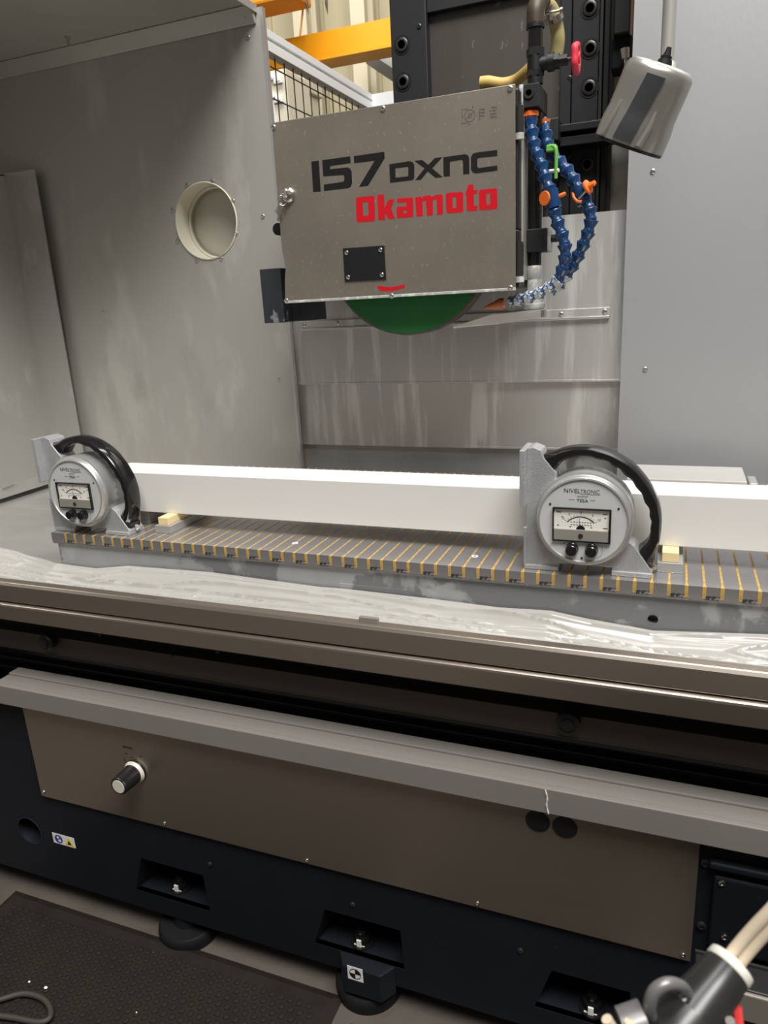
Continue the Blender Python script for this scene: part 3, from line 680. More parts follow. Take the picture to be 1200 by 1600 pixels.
cpts = smoothpath([at_y(895, 301, 1.665), at_y(897, 309, 1.655), at_y(903, 315, 1.65), at_y(909, 315, 1.65)], 5)
MB().tube(cpts, .0028, 6).build('tap_ring', 'hose_orange', h2, 40)
MB().tube([at_y(904, 311, 1.655), at_y(917, 297, 1.655)], .0022, 6).build('tap_pin', 'chrome', h2, 40)
# orange nozzle at the end
e0 = at_y(789, 473.5, 1.675); e1 = at_y(757, 481, 1.675)
MB().lathe([(0, .011), (.008, .0135), (.014, .0115), ((e1-e0).length*.95, .0035), ((e1-e0).length, .003)], e0, e1-e0, 14).build('nozzle', 'nozzle_orange', h1, 35)

# green hook hung beside the hoses
gk = thing('green_hook', 'small bright green angled hook hanging beside the blue hoses', 'hook', at_y(868, 280, 1.66))
a = at_y(853, 229, 1.66); b = at_y(869, 229, 1.66); c = at_y(868.5, 279, 1.66)
MB().box((a.x, 1.66, at_y(860, 236.5, 1.66).z), (b.x, 1.685, a.z+.003)).build('hook_plate', 'hook_green', gk, bevel=.002)
MB().tube(smoothpath([at_y(858, 228, 1.664), at_y(866, 229, 1.662), at_y(869, 236, 1.66), at_y(869, 258, 1.66), c], 5), .0038, 8).build('hook_stem', 'hook_green', gk, 40)
MB().tube([at_y(858, 268, 1.668), at_y(873, 266, 1.66)], .004, 8).build('white_clip', 'sticker_white', gk, 40)

# ================================================================== WORK LAMP
LYm = 1.36
lt = at_y(1033, 107, LYm); lb0 = at_y(982.5, 226, LYm)
vdir = (at_y(1005, 165, LYm)-CAM).normalized()
ax_ = lb0-lt; ax_ = (ax_-vdir*ax_.dot(vdir)); LEN = ax_.length; ax_.normalize()
lp = thing('work_lamp', 'silver cylindrical machine lamp with black strip hanging from a pole', 'lamp', lt)
sx_ = ax_.cross(vdir).normalized()          # to the side in the lamp's own frame
RL = .0545
def lamp_pt(t, an, r): return lt+ax_*t+sx_*(r*cos(an))-vdir*(r*sin(an))
n_ = 64; prof = [(-.006, .55), (-.0045, .80), (.0, .94), (.006, .99), (.02, 1.0), (.10, 1.0), (LEN-.058, 1.0), (LEN-.045, 1.005), (LEN-.03, 1.05), (LEN-.015, 1.06), (LEN, 1.06)]
vs = []; fs = []
for t, k in prof:
    for i in range(n_):
        an = 2*pi*i/n_; r_ = RL*k
        vs.append(lamp_pt(t, an, r_))
for j in range(len(prof)-1):
    for i in range(n_): fs.append((j*n_+i, j*n_+(i+1) % n_, (j+1)*n_+(i+1) % n_, (j+1)*n_+i))
fs.append(tuple(range(n_)))
MB().add(vs, fs).build('lamp_body', 'lamp_silver', lp, 40)
MB().lathe([(LEN, RL*1.05), (LEN+.005, RL*1.04), (LEN+.005, RL*.9), (LEN-.01, RL*.88), (LEN-.012, .0)], lt, ax_, 48, False).build('lamp_rim', 'black_plastic', lp, 40)
# black grip strip on the viewer side, wrapped on the cylinder
st = []; s_f = []; NT = 12
a0, a1 = pi*.5-.02, pi*.5+.50
for ro in (.97, 1.0):
    for k in range(NT):
        t = .012+(LEN-.016)*k/(NT-1); tw = .20*(1-k/(NT-1))
        rr = RL*(1.045 if t < LEN-.045 else 1.045+.05*min(1, (t-LEN+.045)/.02))*(ro if ro < 1 else 1)
        for i in range(7): st.append(lamp_pt(t, a0-tw+(a1-a0)*i/6, rr*(.90 if ro < 1 else 1)))
M_ = NT*7
for k in range(NT-1):
    for i in range(6):
        q = k*7+i; s_f += [(q, q+1, q+8, q+7), (M_+q, M_+q+7, M_+q+8, M_+q+1)]
    s_f += [(k*7, k*7+7, M_+k*7+7, M_+k*7), (k*7+6, M_+k*7+6, M_+k*7+13, k*7+13)]
for i in range(6):
    q = (NT-1)*7+i; s_f += [(i, M_+i, M_+i+1, i+1), (q, q+1, M_+q+1, M_+q)]
MB().add(st, s_f).build('grip_strip', 'lamp_strip', lp, 40)
for an in (pi*.5+.78, pi*.5-.36):
    MB().tube([lamp_pt(LEN-.055, an, RL*.985), lamp_pt(LEN-.035, an, RL*1.015), lamp_pt(LEN-.003, an+.1, RL*1.05)], [.002, .005, .006], 8).build('housing_rib', 'lamp_silver', lp, 60)
pp = at_y(1044, 60, LYm+.05)
MB().cyl((pp.x, LYm+.05, at_y(1046, 112, LYm+.05).z), (pp.x, LYm+.05, 2.9), .0105, n=18).build('pole', 'pole_grey', lp, 40)
MB().tube(smoothpath([at_y(1046, 104, LYm+.05), at_y(1044, 116, LYm+.04), at_y(1036, 124, LYm+.02)], 4), .012, 12).build('swivel', 'pole_grey', lp, 50)
gb = at_y(1037, 103, LYm-.01); gt_ = at_y(1046, 74, LYm-.01); gd = (gt_-gb)
MB().lathe([(0, .0125), (.008, .0105), (.009, .0085), (.013, .0085), (.014, .006), (gd.length*.8, .0045), (gd.length, .0035)], gb, gd, 14).build('cable_gland', 'rubber_black', lp, 35)

# ================================================================== BED OF THE MACHINE
BY = 1.0                          # front face of the grey band
bed = thing('machine_bed', 'dark navy machine bed with grey band and steel front panel', 'machine bed', (-.5, 1.1, 0))
zbt = at_y(600, 1178, BY).z
def zavg(*pp, Y): return sum(at_y(x, y, Y).z for x, y in pp)/len(pp)
zbt = zavg((0, 1070), (1200, 1300), Y=BY); zbb = zavg((0, 1099), (1200, 1342), Y=BY)
BXL = at_y(-14, 1075, BY).x
MB().box((BXL-.0, BY, zbb), (.75, BY+.012, zbt)).build('front_band', 'band_paint', bed, bevel=.0015)
ytop = at_z(600, 1158, zbt).y
MB().box((BXL+.004, BY+.0125, zbt-.012), (.75, BY+.045, zbt-.001)).build('band_ledge', 'band_paint', bed)
MB().box((BXL+.004, BY+.046, zbt-.012), (.75, BY+.075, zbt+.003)).build('band_ledge', 'band_paint', bed, bevel=.002)
MB().box((-2.3, BY-.001, zbb+.002), (BXL-.001, BY+.012, zbt)).build('band_end', 'black_metal', bed)
MB().tube(smoothpath([at_y(852, 1234, BY-.0002), at_y(855, 1247, BY-.0002), at_y(854, 1258, BY-.0002), at_y(857, 1272, BY-.0002)], 4), [.0012+.0004*(k % 3) for k in range(13)], 6).build('paint_drip', 'plug_white', bed, 50)
# steel front panel with screws
PNY = 1.018
PXl = at_y(35, 1106, PNY).x; PXr = at_y(1093.8, 1322.5, PNY).x; PZb = zavg((63.75, 1243.5), (1079, 1502.5), Y=PNY)
fp = MB().box((PXl, PNY, PZb), (PXr, PNY+.004, zbb+.008)).build('front_panel', 'panel_steel', bed, bevel=.0008)
for px, py in ((68.5, 1237.5), (257, 1286.5), (479.5, 1344.5), (746, 1411.5), (1067.5, 1492.5)):
    screw(at_y(px, py, PNY), .0042, fp, 'chrome')
for px, py in ((840, 1283), (882.5, 1292.5)):
    q = at_y(px, py, PNY)
    MB().lathe([(0, .0205), (-.0015, .0200), (-.002, .018), (-.002, 0)], q, (0, 1, 0), 32).build('hole_plug', 'black_metal', bed, 40)
# body front sheet with hole and pockets
FYB = 1.026
ZBOT = zavg((0, 1349), Y=FYB)
def body_pt(px, py): return at_y(px, py, FYB)
hc = body_pt(47, 1298); 
pockets = []
for (l, r, bl, brr) in (((213, 1389), (328, 1425), (272, 1353), (322, 1369)), ((492, 1473), (632, 1515.5), (545, 1432), (622, 1453)), ((835, 1575), (985, 1615), (886, 1522), (975, 1546))):
    a = body_pt(*l); b = body_pt(*r); pockets.append((a.x, b.x, (a.z+b.z)/2))
holes = [circle((hc.x, FYB, hc.z), .036, 28)]
PKH = .095
for (xa, xb, zs) in pockets: holes.append([(xa, FYB, zs), (xb, FYB, zs), (xb-.004, FYB, zs+PKH), (xa+.03, FYB, zs+PKH)])
MB().plate([(-2.2, FYB, ZBOT), (.9, FYB, ZBOT), (.9, FYB, zbb+.02), (-2.2, FYB, zbb+.02)], holes, (0, .012, 0)).build('front_casting', 'navy_paint', bed)
MB().box((-2.2, FYB+.16, ZBOT), (.9, 1.88, zbb+.02)).box((-2.2, FYB+.012, ZBOT-.0), (.9, FYB+.16, ZBOT+.004)).build('casting_core', 'navy_paint', bed)
for i, (xa, xb, zs) in enumerate(pockets):
    y0, y1 = FYB+.001, FYB+.10; xc = (xa+xb)/2
    k = .025
    F = [(xa, y0, zs), (xb, y0, zs), (xb-.004, y0, zs+PKH), (xa+.03, y0, zs+PKH)]
    G = [(xa+k, y1, zs), (xb-.006, y1, zs), (xb-.01, y1, zs+PKH-.01), (xa+k+.02, y1, zs+PKH-.01)]
    MB().add(F+G, [(0, 1, 5, 4), (1, 2, 6, 5), (2, 3, 7, 6), (3, 0, 4, 7), (4, 5, 6, 7)]).build('bolt_pocket', 'navy_paint', bed, recalc=False)
    bc = {0: (284, 1383), 1: (567, 1468), 2: (925, 1572)}[i]
    q = at_z(bc[0], bc[1]+3, zs)
    bolt = MB().lathe([(0, .024), (.004, .024)], (q.x, q.y, zs), (0, 0, 1), 24).lathe([(.004, .0175), (.020, .0175)], (q.x, q.y, zs), (0, 0, 1), 6).lathe([(.02, .010), (.036, .010)], (q.x, q.y, zs), (0, 0, 1), 14).build('levelling_bolt', 'black_gloss', bed, 25)
    MB().box((q.x-.006, q.y-.0185, zs+.003), (q.x+.004, q.y-.012, zs+.020)).box((q.x-.013, q.y-.016, zs+.0035), (q.x+.010, q.y-.013, zs+.006)).build('paint_mark', 'sticker_white', bolt, bevel=.001)
MB().lathe([(-.001, .036), (.14, .034), (.14, .0)], (hc.x, FYB, hc.z), (0, 1, 0), 28, False).build('cast_hole', 'navy_paint', bed, 40)
MB().lathe([(.004, .036), (-.001, .0375), (-.0012, .036)], (hc.x, FYB, hc.z), (0, 1, 0), 28, False).build('hole_edge', 'black_scaled', bed, 40)
for px, py in ((328, 1350), (551, 1413), (813, 1485)):
    screw(body_pt(px, py), .0055, bed, 'bolt_rim')
# boss on the middle pocket
xa, xb, zs = pockets[1]
bx0 = body_pt(532, 1500).x; bx1 = body_pt(618, 1520).x; bzb = .045
MB().plate([(bx0, FYB, zs), (bx0+.02, FYB-.03, zs), (bx1-.02, FYB-.03, zs), (bx1, FYB, zs)], (), (0, 0, bzb-zs)).build('foot_boss', 'navy_paint', bed, bevel=.002)
# recessed access cover at the right
q0 = at_y(1104, 1345, FYB-.006); q1 = at_y(1119, 1498, FYB-.006)
cv = MB().box((q0.x+.012, FYB-.010, q1.z+.02), (.60, FYB, zavg((1115, 1362), Y=FYB))).build('access_cover', 'navy_paint', bed, bevel=.004)
MB().box((q0.x+.004, FYB-.016, zavg((1110, 1347), Y=FYB)), (.61, FYB, zavg((1110, 1337), Y=FYB))).build('cover_lip', 'navy_paint', bed, bevel=.003)
for px, py in ((1128, 1380), (1132, 1464.5)): screw(at_y(px, py, FYB-.010), .0055, cv, 'chrome')
for px, py in ((1102, 1348), (1096, 1446)): screw(at_y(px, py, FYB), .008, bed, 'bolt_black')
# selector knob
kc = at_y(212, 1205, PNY)
kn = thing('selector_knob', 'black ribbed control knob with white ring and cream cap', 'knob', kc)
MB().lathe([(0, .0265), (-.003, .0265), (-.0035, .0262)], kc, (0, 1, 0), 40).build('base_ring', 'black_plastic', kn, 40)
MB().lathe([(-.0035, .0258), (-.010, .0225), (-.0105, .0)], kc, (0, 1, 0), 40).build('skirt', 'plug_white', kn, 40)
KL = .053; vs = []; fs = []; n_ = 72
for j, (t, r_) in enumerate([(-.010, .0218), (-KL+.002, .0198), (-KL, .0190), (-KL, .0145)]):
    for i in range(n_):
        an = 2*pi*i/n_; rr = r_*(1-(.035 if i % 2 else 0)*(1 if j < 3 else 0)); vs.append(kc+Vector((rr*cos(an), t, rr*sin(an))))
for j in range(3):
    for i in range(n_): fs.append((j*n_+i, j*n_+(i+1) % n_, (j+1)*n_+(i+1) % n_, (j+1)*n_+i))
MB().add(vs, fs).build('grip', 'black_plastic', kn)
MB().lathe([(-KL+.001, .0152), (-KL-.0008, .0147), (-KL-.0008, 0)], kc, (0, 1, 0), 32).build('cap', 'knob_cap', kn, 40)
MB().plate([kc+Vector((-.0018, -.0095, .0205)), kc+Vector((.0018, -.0095, .0205)), kc+Vector((0, -.0060, .0252))], (), (0, -.0006, 0)).build('pointer', 'print_black', kn)
mk = MB()
for px, py, w, h_ in ((197, 1177.5, .002, .002), (219, 1182, .002, .002), (194.5, 1187, .0012, .004), (207, 1184, .004, .0012), (197, 1191, .003, .001), (212, 1186.5, .003, .001)):
    q = at_y(px, py, PNY-.0004); mk.box((q.x-w, PNY-.0004, q.z-h_), (q.x+w, PNY, q.z+h_))
mk.build('scale_marks', 'brown_steel', bed)
q = at_y(192, 1168, PNY); nw = [.0032, .0036, .002, .0032, .0036, .003]; xx = q.x; wb = MB()
for w_ in nw: wb.box((xx, PNY-.0004, q.z), (xx+w_, PNY, q.z+.0052)); xx += w_+.0012
wb.build('worn_print', 'brown_steel', bed)
# safety sticker
a = at_y(81, 1300.5, FYB-.0006); b = at_y(114.5, 1311.5, FYB-.0006); c = at_y(84.5, 1316.5, FYB-.0006)
sz = zavg((81, 1300.5), (111.5, 1308.5), Y=FYB); sz0 = zavg((84.5, 1316.5), (114.5, 1323.5), Y=FYB); sx0 = a.x; sx1 = b.x+.002
stk = thing('safety_sticker', 'white sticker with a blue disc and a yellow warning triangle', 'sticker', (sx0, FYB-.0007, sz0))
MB().box((sx0, FYB-.0007, sz0), (sx1, FYB-.0001, sz)).build('backing', 'sticker_white', stk)
w_ = sx1-sx0; h_ = sz-sz0; Ys = FYB-.001
MB().plate(circle((sx0+w_*.27, Ys, sz0+h_*.5), h_*.42, 24), (), (0, .0004, 0)).build('blue_disc', 'sticker_blue', stk)
MB().plate(circle((sx0+w_*.25, Ys-.0003, sz0+h_*.66), h_*.12, 12), (), (0, .0003, 0)).plate(circle((sx0+w_*.31, Ys-.0003, sz0+h_*.36), h_*.14, 12), (), (0, .0003, 0)).build('glove_symbol', 'sticker_white', stk)
MB().plate([(sx0+w_*.54, Ys, sz0+h_*.1), (sx0+w_*.96, Ys, sz0+h_*.1), (sx0+w_*.75, Ys, sz0+h_*.9)], (), (0, .0004, 0)).build('warning_triangle', 'sticker_yellow', stk)
MB().plate([(sx0+w_*.66, Ys-.0003, sz0+h_*.2), (sx0+w_*.84, Ys-.0003, sz0+h_*.25), (sx0+w_*.80, Ys-.0003, sz0+h_*.4), (sx0+w_*.73, Ys-.0003, sz0+h_*.6)], (), (0, .0003, 0)).build('hand_symbol', 'print_black', stk)
# target sticker on the boss
tY = FYB-.0308; tc_ = at_y(555, 1522, tY); ts = .0165
tg = thing('target_sticker', 'small white square sticker with a quartered black and white disc', 'sticker', tc_)
MB().box((tc_.x-ts, tY, tc_.z-ts), (tc_.x+ts, tY+.0006, tc_.z+ts)).build('backing', 'sticker_white', tg)
ring_ = MB(); tcc = Vector((tc_.x, tY-.0004, tc_.z)); ring_.plate(circle(tcc, .0125, 28), [circle(tcc, .0113, 28)], (0, .0004, 0)).build('outline', 'print_black', tg)
for q0_ in (0, pi):
    MB().plate([tcc]+[tcc+Vector((.0115*cos(q0_+pi/2*i/8), 0, .0115*sin(q0_+pi/2*i/8))) for i in range(9)], (), (0, .0004, 0)).build('black_quadrant', 'print_black', tg)

# levelling pads
for (px, py), lab in (((292, 1447), 'round black levelling pad under the bed near the mat edge'), ((573, 1536), 'round black levelling pad under the target sticker')):
    q = at_z(px, py, .02); q.y = max(q.y, 1.06)
    pd = thing('levelling_pad', lab, 'machine foot', (q.x, q.y, 0), 'levelling pads')
    MB().lathe([(0, .068), (.018, .070), (.03, .068), (.034, .064)], (q.x, q.y, 0), (0, 0, 1), 40).build('rubber_disc', 'rubber_black', pd, 40)
    MB().lathe([(.034, .034), (ZBOT, .030)], (q.x, q.y, 0), (0, 0, 1), 32).build('pad_core', 'navy_paint', pd, 40)

# ================================================================== SLIDING TABLE
TZ = .815
tb = thing('sliding_table', 'long sliding table with brushed steel front rail and splash tray', 'machine table', (-.5, 1.3, .6))
RY = 1.0
zr0 = zavg((0, 911), (1200, 1058), Y=RY); zr1 = zavg((0, 940), (1200, 1103), Y=RY); zr2 = zavg((0, 968), (1200, 1140), Y=RY)
def xprism(prof, x0, x1):
    return MB().plate([(x0, y, z) for y, z in prof], (), (x1-x0, 0, 0))
xprism([(RY+.026, zr0-.006), (RY+.020, zr0+.004), (RY+.004, zr0+.003), (RY, zr0-.003), (RY-.001, zr1+.006), (RY+.004, zr1+.002), (RY+.02, zr1+.002), (RY+.02, zr0-.01)], -2.25, .8).build('rail_upper', 'rail_steel', tb, bevel=.0012)
xprism([(RY+.02, zr1+.0015), (RY+.001, zr1+.0015), (RY-.005, zr1-.001), (RY-.006, zr1-.005), (RY-.003, zr2+.003), (RY, zr2), (RY+.02, zr2)], -2.25, .8).build('rail_lower', 'rail_steel', tb, bevel=.0012)
MB().box((-2.25, RY+.0205, zr2), (.8, RY+.03, zr0-.012)).build('rail_back', 'black_metal', tb)
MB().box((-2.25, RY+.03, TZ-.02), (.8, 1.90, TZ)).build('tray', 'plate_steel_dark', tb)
q = at_z(577, 967, zr0+.006)
MB().box((q.x-.017, RY+.016, zr0+.002), (q.x+.017, RY+.024, zr0+.010)).build('rail_tab', 'cart_grey', tb, bevel=.001)
# dark bars below the rail
zd0 = zavg((0, 983), (1200, 1163), Y=1.045); zd1 = zavg((0, 1008), (1200, 1203), Y=1.045)
MB().box((-2.25, 1.045, zd1), (.8, 1.09, zd0)).build('dog_bar', 'brown_steel', tb, bevel=.001)
MB().box((-2.25, 1.075, zd0-.01), (.8, 1.2, TZ-.02)).build('table_body', 'black_metal', tb)
MB().box((-2.25, 1.044, zd1-.001), (.8, 1.0455, zd1+.0008)).build('dog_bar_edge', 'brown_steel', tb)
for px, py in ((75, 1002), (888, 1127)):
    q = at_y(px, py, 1.035)
    MB().lathe([(0, .016), (.004, .019), (.016, .019), (.02, .016)], (q.x, 1.025, q.z), (0, 1, 0), 10).lathe([(.0, .010), (.03, .010)], (q.x, 1.02, q.z), (0, 1, 0), 14).build('dog_knob', 'black_metal', tb, 30)
for px, py in ((157, 992), (268, 1024), (340, 1018)):
    screw(at_y(px, py, 1.044), .004, tb, 'bolt_rim')
# way covers under the table
wv = thing('way_cover', 'black stepped way cover under the sliding table', 'way cover', (-.5, 1.1, zbt))
zw = zd1
for i in range(4):
    MB().box((-2.25, 1.085+.006*i, zw-.012-.030*i), (.8, 1.3, zw-.001-.030*i)).build('cover_step', 'black_metal', wv, bevel=.002)
MB().box((-2.25, 1.115, zbt+.003), (.8, 1.3, zw)).build('cover_core', 'black_metal', wv)

# ================================================================== MAGNETIC CHUCK
CH = .9306; CYF = 1.115; CYB = 1.77; CXL = -1.2265; CXR = .42
ck = thing('magnetic_chuck', 'ground steel magnetic chuck with rows of brass pole strips', 'magnetic chuck', (-.5, 1.44, TZ))
hq = at_y(1020, 968, CYF+.006); bA, bB = CXL+.008, CXR-.008
MB().box((bA, CYF+.026, TZ), (bB, CYB-.006, .906)).plate([(bA, CYF+.006, TZ), (bB, CYF+.006, TZ), (bB, CYF+.006, .906), (bA, CYF+.006, .906)], [circle(hq, .0082, 24)], (0, .02, 0)).build('chuck_base', 'chuck_base', ck)
MB().box((CXL+.001, CYF+.001, .9062), (CXR-.001, CYB-.001, .9125)).build('pole_carrier', 'chuck_face', ck)
SX0 = -1.187; NS = 65; BW = .0032
# end pole
MB().box((CXL, CYF, .909), (SX0-BW/2, CYB, CH)).build('pole_bar', 'chuck_steel', ck)
pole = None
for k in range(NS):
    x = SX0+.025*k
    if x > CXR-.02: break
    if pole is None:
        o = MB().box((x+BW/2, CYF, .909), (x+.025-BW/2, CYB, CH)).build('pole_bar', 'chuck_steel', ck); pole = o.data
        o2 = MB().box((x-.0027, CYF-.0004, .9115), (x+.0027, CYF+.004, CH+.0001)).box((x-BW/2, CYF+.004, .9115), (x+BW/2, CYB, CH+.0001)).build('brass_strip', 'brass', ck); strip = o2.data
        o3 = MB().box((x+BW/2+.001, CYF-.0006, .9105), (x+.025-BW/2-.001, CYF+.001, .9165)).build('pole_stamp', 'stamp', ck); stamp = o3.data
    else:
        for d_, nm, ok in ((pole, 'pole_bar', True), (strip, 'brass_strip', True), (stamp, 'pole_stamp', k % 2 == 0)):
            if not ok: continue
            o = bpy.data.objects.new(nm, d_); C.objects.link(o); o.parent = ck; o.location = (.025*k, 0, 0)
# side hole, recessed plate
MB().lathe([(-.0004, .0088), (-.0004, .0080), (.0195, .0078)], hq, (0, 1, 0), 24, False).build('threaded_hole', 'chuck_base', ck, 40)
q0 = at_y(530, 909, CYF+.006); q1 = at_y(644, 935, CYF+.006)
MB().box((q0.x, CYF+.0045, q1.z-.004), (q1.x, CYF+.0062, q0.z-.002)).build('data_plate', 'chuck_base', ck, bevel=.0006)
for px, py in ((461, 848.5), (742, 869)):
    q = at_z(px, py, CH+.0002); MB().lathe([(0, .006), (.0003, .006)], (q.x, q.y, CH), (0, 0, 1), 20).build('round_label', 'sticker_white', ck)
    MB().lathe([(.0003, .0025), (.0005, .0025)], (q.x, q.y, CH), (0, 0, 1), 12).build('label_dot', 'sticker_blue', ck)

# ================================================================== STRAIGHTEDGE, WOOD, PARALLELS
BB = .9630; BH = .086; BYF = 1.2005
bmx = MB().box((-1.135, BYF, BB), (1.15, BYF+.086, BB+BH)).build('straightedge', 'white_ceramic', None, bevel=.0012)
tag(bmx, 'long square white straightedge beam lying across two wooden blocks', 'straightedge')
for xx, lab1, lab2 in ((-.969, 'flat steel parallel bar under the wood block near the left level', 'small pale wood block under the white beam beside the curved black level handle end'), (.013, 'flat steel parallel bar beside the right hand level', 'x')):
    pass
for px, pyl, plab, wlab in ((257, 832.5, 'flat steel parallel on the bare stretch of chuck, long side showing', 'pale wood block with its long side showing, under the white beam'), (1046, 896, 'flat steel parallel touching the foot of a level', 'pale wood block next to the foot of a level, only its end showing')):
    q = at_z(px, pyl, CH)
    a = MB().box((q.x-.0195, 1.163, CH+.0003), (q.x+.0195, 1.34, CH+.0163)).build('steel_parallel', 'ground_steel', None, bevel=.0008); tag(a, plab, 'parallel', 'steel parallels')
    w_ = MB().box((q.x-.0125, 1.168, CH+.0164), (q.x+.0125, 1.325, BB-.0001)).build('wood_block', 'wood', None, bevel=.0008); tag(w_, wlab, 'wood block', 'wood blocks')
q = at_z(228, 818, CH)
sb = MB().box((q.x-.012, q.y, CH+.0002), (q.x+.012, q.y+.05, BB-.001)).build('steel_block', 'ground_steel', None, bevel=.0008); tag(sb, 'small upright steel block in the shade under the beam', 'block')
# grey block at the rear of the chuck
gz = .972
a = at_z(978, 753, gz); b = at_z(1168, 753, gz); c = at_z(1160, 730, gz)
gb_ = MB().box((a.x, b.y, CH), (b.x, c.y, gz)).build('dressing_block', 'grey_block', None, bevel=.002); tag(gb_, 'flat grey block at the back of the chuck behind the beam', 'block')
q = at_z(1176, 752, .965)
b2_ = MB().box((q.x-.008, q.y-.02, CH), (q.x+.010, q.y+.05, .965)).build('stop_block', 'ground_steel', None, bevel=.004); tag(b2_, 'small rounded steel stop beside the flat grey block', 'block')

# ================================================================== ELECTRONIC LEVELS
def make_level():
    t = thing('electronic_level', '', 'level', (0, 0, 0), 'electronic levels')
    cxx, czz, R0 = .0950, .0935, .0715
    def P(x, y, z): return Vector((x, y, z))
    # casting outline (x,z), from the photograph
    n = 14
    arc = [(cxx+(R0+.003)*cos(a_), czz+(R0+.003)*sin(a_)) for a_ in [radians(128-(128+28)*i/n) for i in range(n+1)]]
    outl = [(.002, .006), (.002, .095), (.004, .2025), (.012, .2045), (.026, .199), (.030, .188), (.050, .163)]+arc+[(.172, .050), (.200, .010), (.200, .006), (.139, .006), (.139, .012), (.0565, .012), (.0565, .006)]
    MB().plate([P(x, .004, z) for x, z in outl], (), (0, .042, 0)).build('casting', 'cast_alu', t, bevel=.002)
    MB().box((.0, 0, 0), (.0565, .05, .0075)).build('foot', 'cast_alu', t, bevel=.0012)
    MB().box((.139, 0, 0), (.200, .05, .0075)).build('foot', 'cast_alu', t, bevel=.0012)
    MB().box((-.005, -.014, .110), (.004, .052, .2025)).build('side_base', 'cast_alu', t, bevel=.0012)
    MB().box((-.001, 0, .0075), (.004, .05, .072)).build('side_base', 'cast_alu', t, bevel=.001)
    # round housing
    MB().lathe([(-.006, R0+.003), (.002, R0+.0035), (.05, R0+.0015), (.056, R0-.004), (.056, 0)], (cxx, 0, czz), (0, 1, 0), 64).build('housing', 'alu_smooth', t, 35)
    MB().lathe([(-.005, R0+.002), (-.006, R0+.0045), (-.0085, R0+.0045), (-.0095, R0+.001), (-.017, R0), (-.020, R0-.002), (-.0205, R0-.0045), (-.018, R0-.006), (-.016, R0-.006)], (cxx, 0, czz), (0, 1, 0), 64, False).build('bezel', 'alu_smooth', t, 35)
    fy = -.0182
    face = MB().lathe([(fy, R0-.0058), (fy, .0)], (cxx, 0, czz), (0, 1, 0), 64).build('dial_plate', 'dial_face', t)
    # meter
    mx0, mx1, mz0, mz1 = .0510, .1345, .0620, .1130
    fm = MB()
    fm.plate([P(mx0-.002, fy-.0045, mz0-.002), P(mx1+.003, fy-.0045, mz0-.002), P(mx1+.003, fy-.0045, mz1+.002), P(mx0-.002, fy-.0045, mz1+.002)], [[P(mx0, fy-.0045, mz0), P(mx1, fy-.0045, mz0), P(mx1, fy-.0045, mz1), P(mx0, fy-.0045, mz1)]], (0, .0045, 0))
    fm.build('meter_frame', 'black_gloss', t)
    zc = mz0+.018
    card = MB().box((mx0, fy-.001, zc), (mx1, fy, mz1)).build('scale_card', 'meter_card', t)
    MB().box((mx0, fy-.0042, mz0), (mx1-.001, fy-.0005, zc)).build('meter_cover', 'meter_cover', t, bevel=.0006)
    MB().lathe([(fy-.0042, .0038), (fy-.0055, .0034), (fy-.0055, 0)], (.0925, 0, mz0+.0085), (0, 1, 0), 20).build('zero_screw', 'bolt_rim', t, 30)
    pv = P(.0920, fy-.0014, zc-.003)
    ar = MB(); Ra = .0245; n = 20; o_ = []; i_ = []
    for k in range(n+1):
        a_ = radians(38+104*k/n); o_.append(pv+P(Ra*1.08*cos(a_), 0, Ra*sin(a_))); i_.append(pv+P((Ra-.0014)*1.08*cos(a_), 0, (Ra-.0014)*sin(a_)))
    ar.plate(o_+i_[::-1], (), (0, .0003, 0))
    for k in range(11):
        a_ = radians(38+104*k/10); d = P(1.08*cos(a_), 0, sin(a_)); s = P(-sin(a_), 0, cos(a_))*.00022; r0, r1 = Ra+.0012, Ra+(.0042 if k % 5 == 0 else .0028)
        ar.plate([pv+d*r0+s, pv+d*r1+s, pv+d*r1-s, pv+d*r0-s], (), (0, .0003, 0))
    for k, (x, z) in enumerate(((.055, .1065), (.062, .099), (.1245, .106), (.127, .100), (.056, .085), (.1255, .0835), (.075, .0835), (.107, .0835))):
        ar.box((x, fy-.0013, z), (x+(.007 if k in (0, 2, 5) else .0028), fy-.001, z+.0011))
    for z in (.0915, .0872):
        for k in range(8): ar.box((.0765+k*.0042, fy-.0013, z), (.0765+k*.0042+.0026, fy-.001, z+.0008))
    ar.lathe([(fy-.0016, .0068), (fy-.001, .0068)], (pv.x, 0, zc), (0, 1, 0), 20)
    ar.build('scale_print', 'print_black', card)
    for k, (sx, tx) in enumerate(((-50, '10'), (-30, '5'), (0, '0'), (30, '5'), (50, '10'))):
        a_ = radians(90-sx); text_mesh('scale_figure', tx, .0052, 'print_black', card, pv+P((Ra+.0085)*1.08*cos(a_), .0003, (Ra+.0062)*sin(a_)-.0015), align='CENTER', depth=.0001)
    tip = pv+P(-.0021, -.0008, .0215); s = P(.0003, 0, 0)
    MB().plate([pv+s-P(0, .0008, 0), tip+s*.6, tip-s*.6, pv-s-P(0, .0008, 0)], (), (0, .0003, 0)).build('needle', 'print_black', t)
    # knobs
    for x in (.0795, .1095):
        kb = MB().lathe([(fy, .0100), (fy-.003, .0100), (fy-.0035, .0094), (fy-.013, .0088), (fy-.014, .0078), (fy-.014, 0)], (x, 0, .0475), (0, 1, 0), 28).build('knob', 'black_gloss', t, 35)
    MB().box((.0700, fy-.006, .0462), (.0735, fy-.0005, .0486)).build('knob_pointer', 'black_gloss', t, bevel=.0005)
    for x, z in ((.0445, .1190), (.1475, .1165), (.0945, .0325)):
        MB().lathe([(fy, .0019), (fy-.0008, .0017), (fy-.0008, 0)], (x, 0, z), (0, 1, 0), 12).build('screw', 'bolt_rim', t, 30)
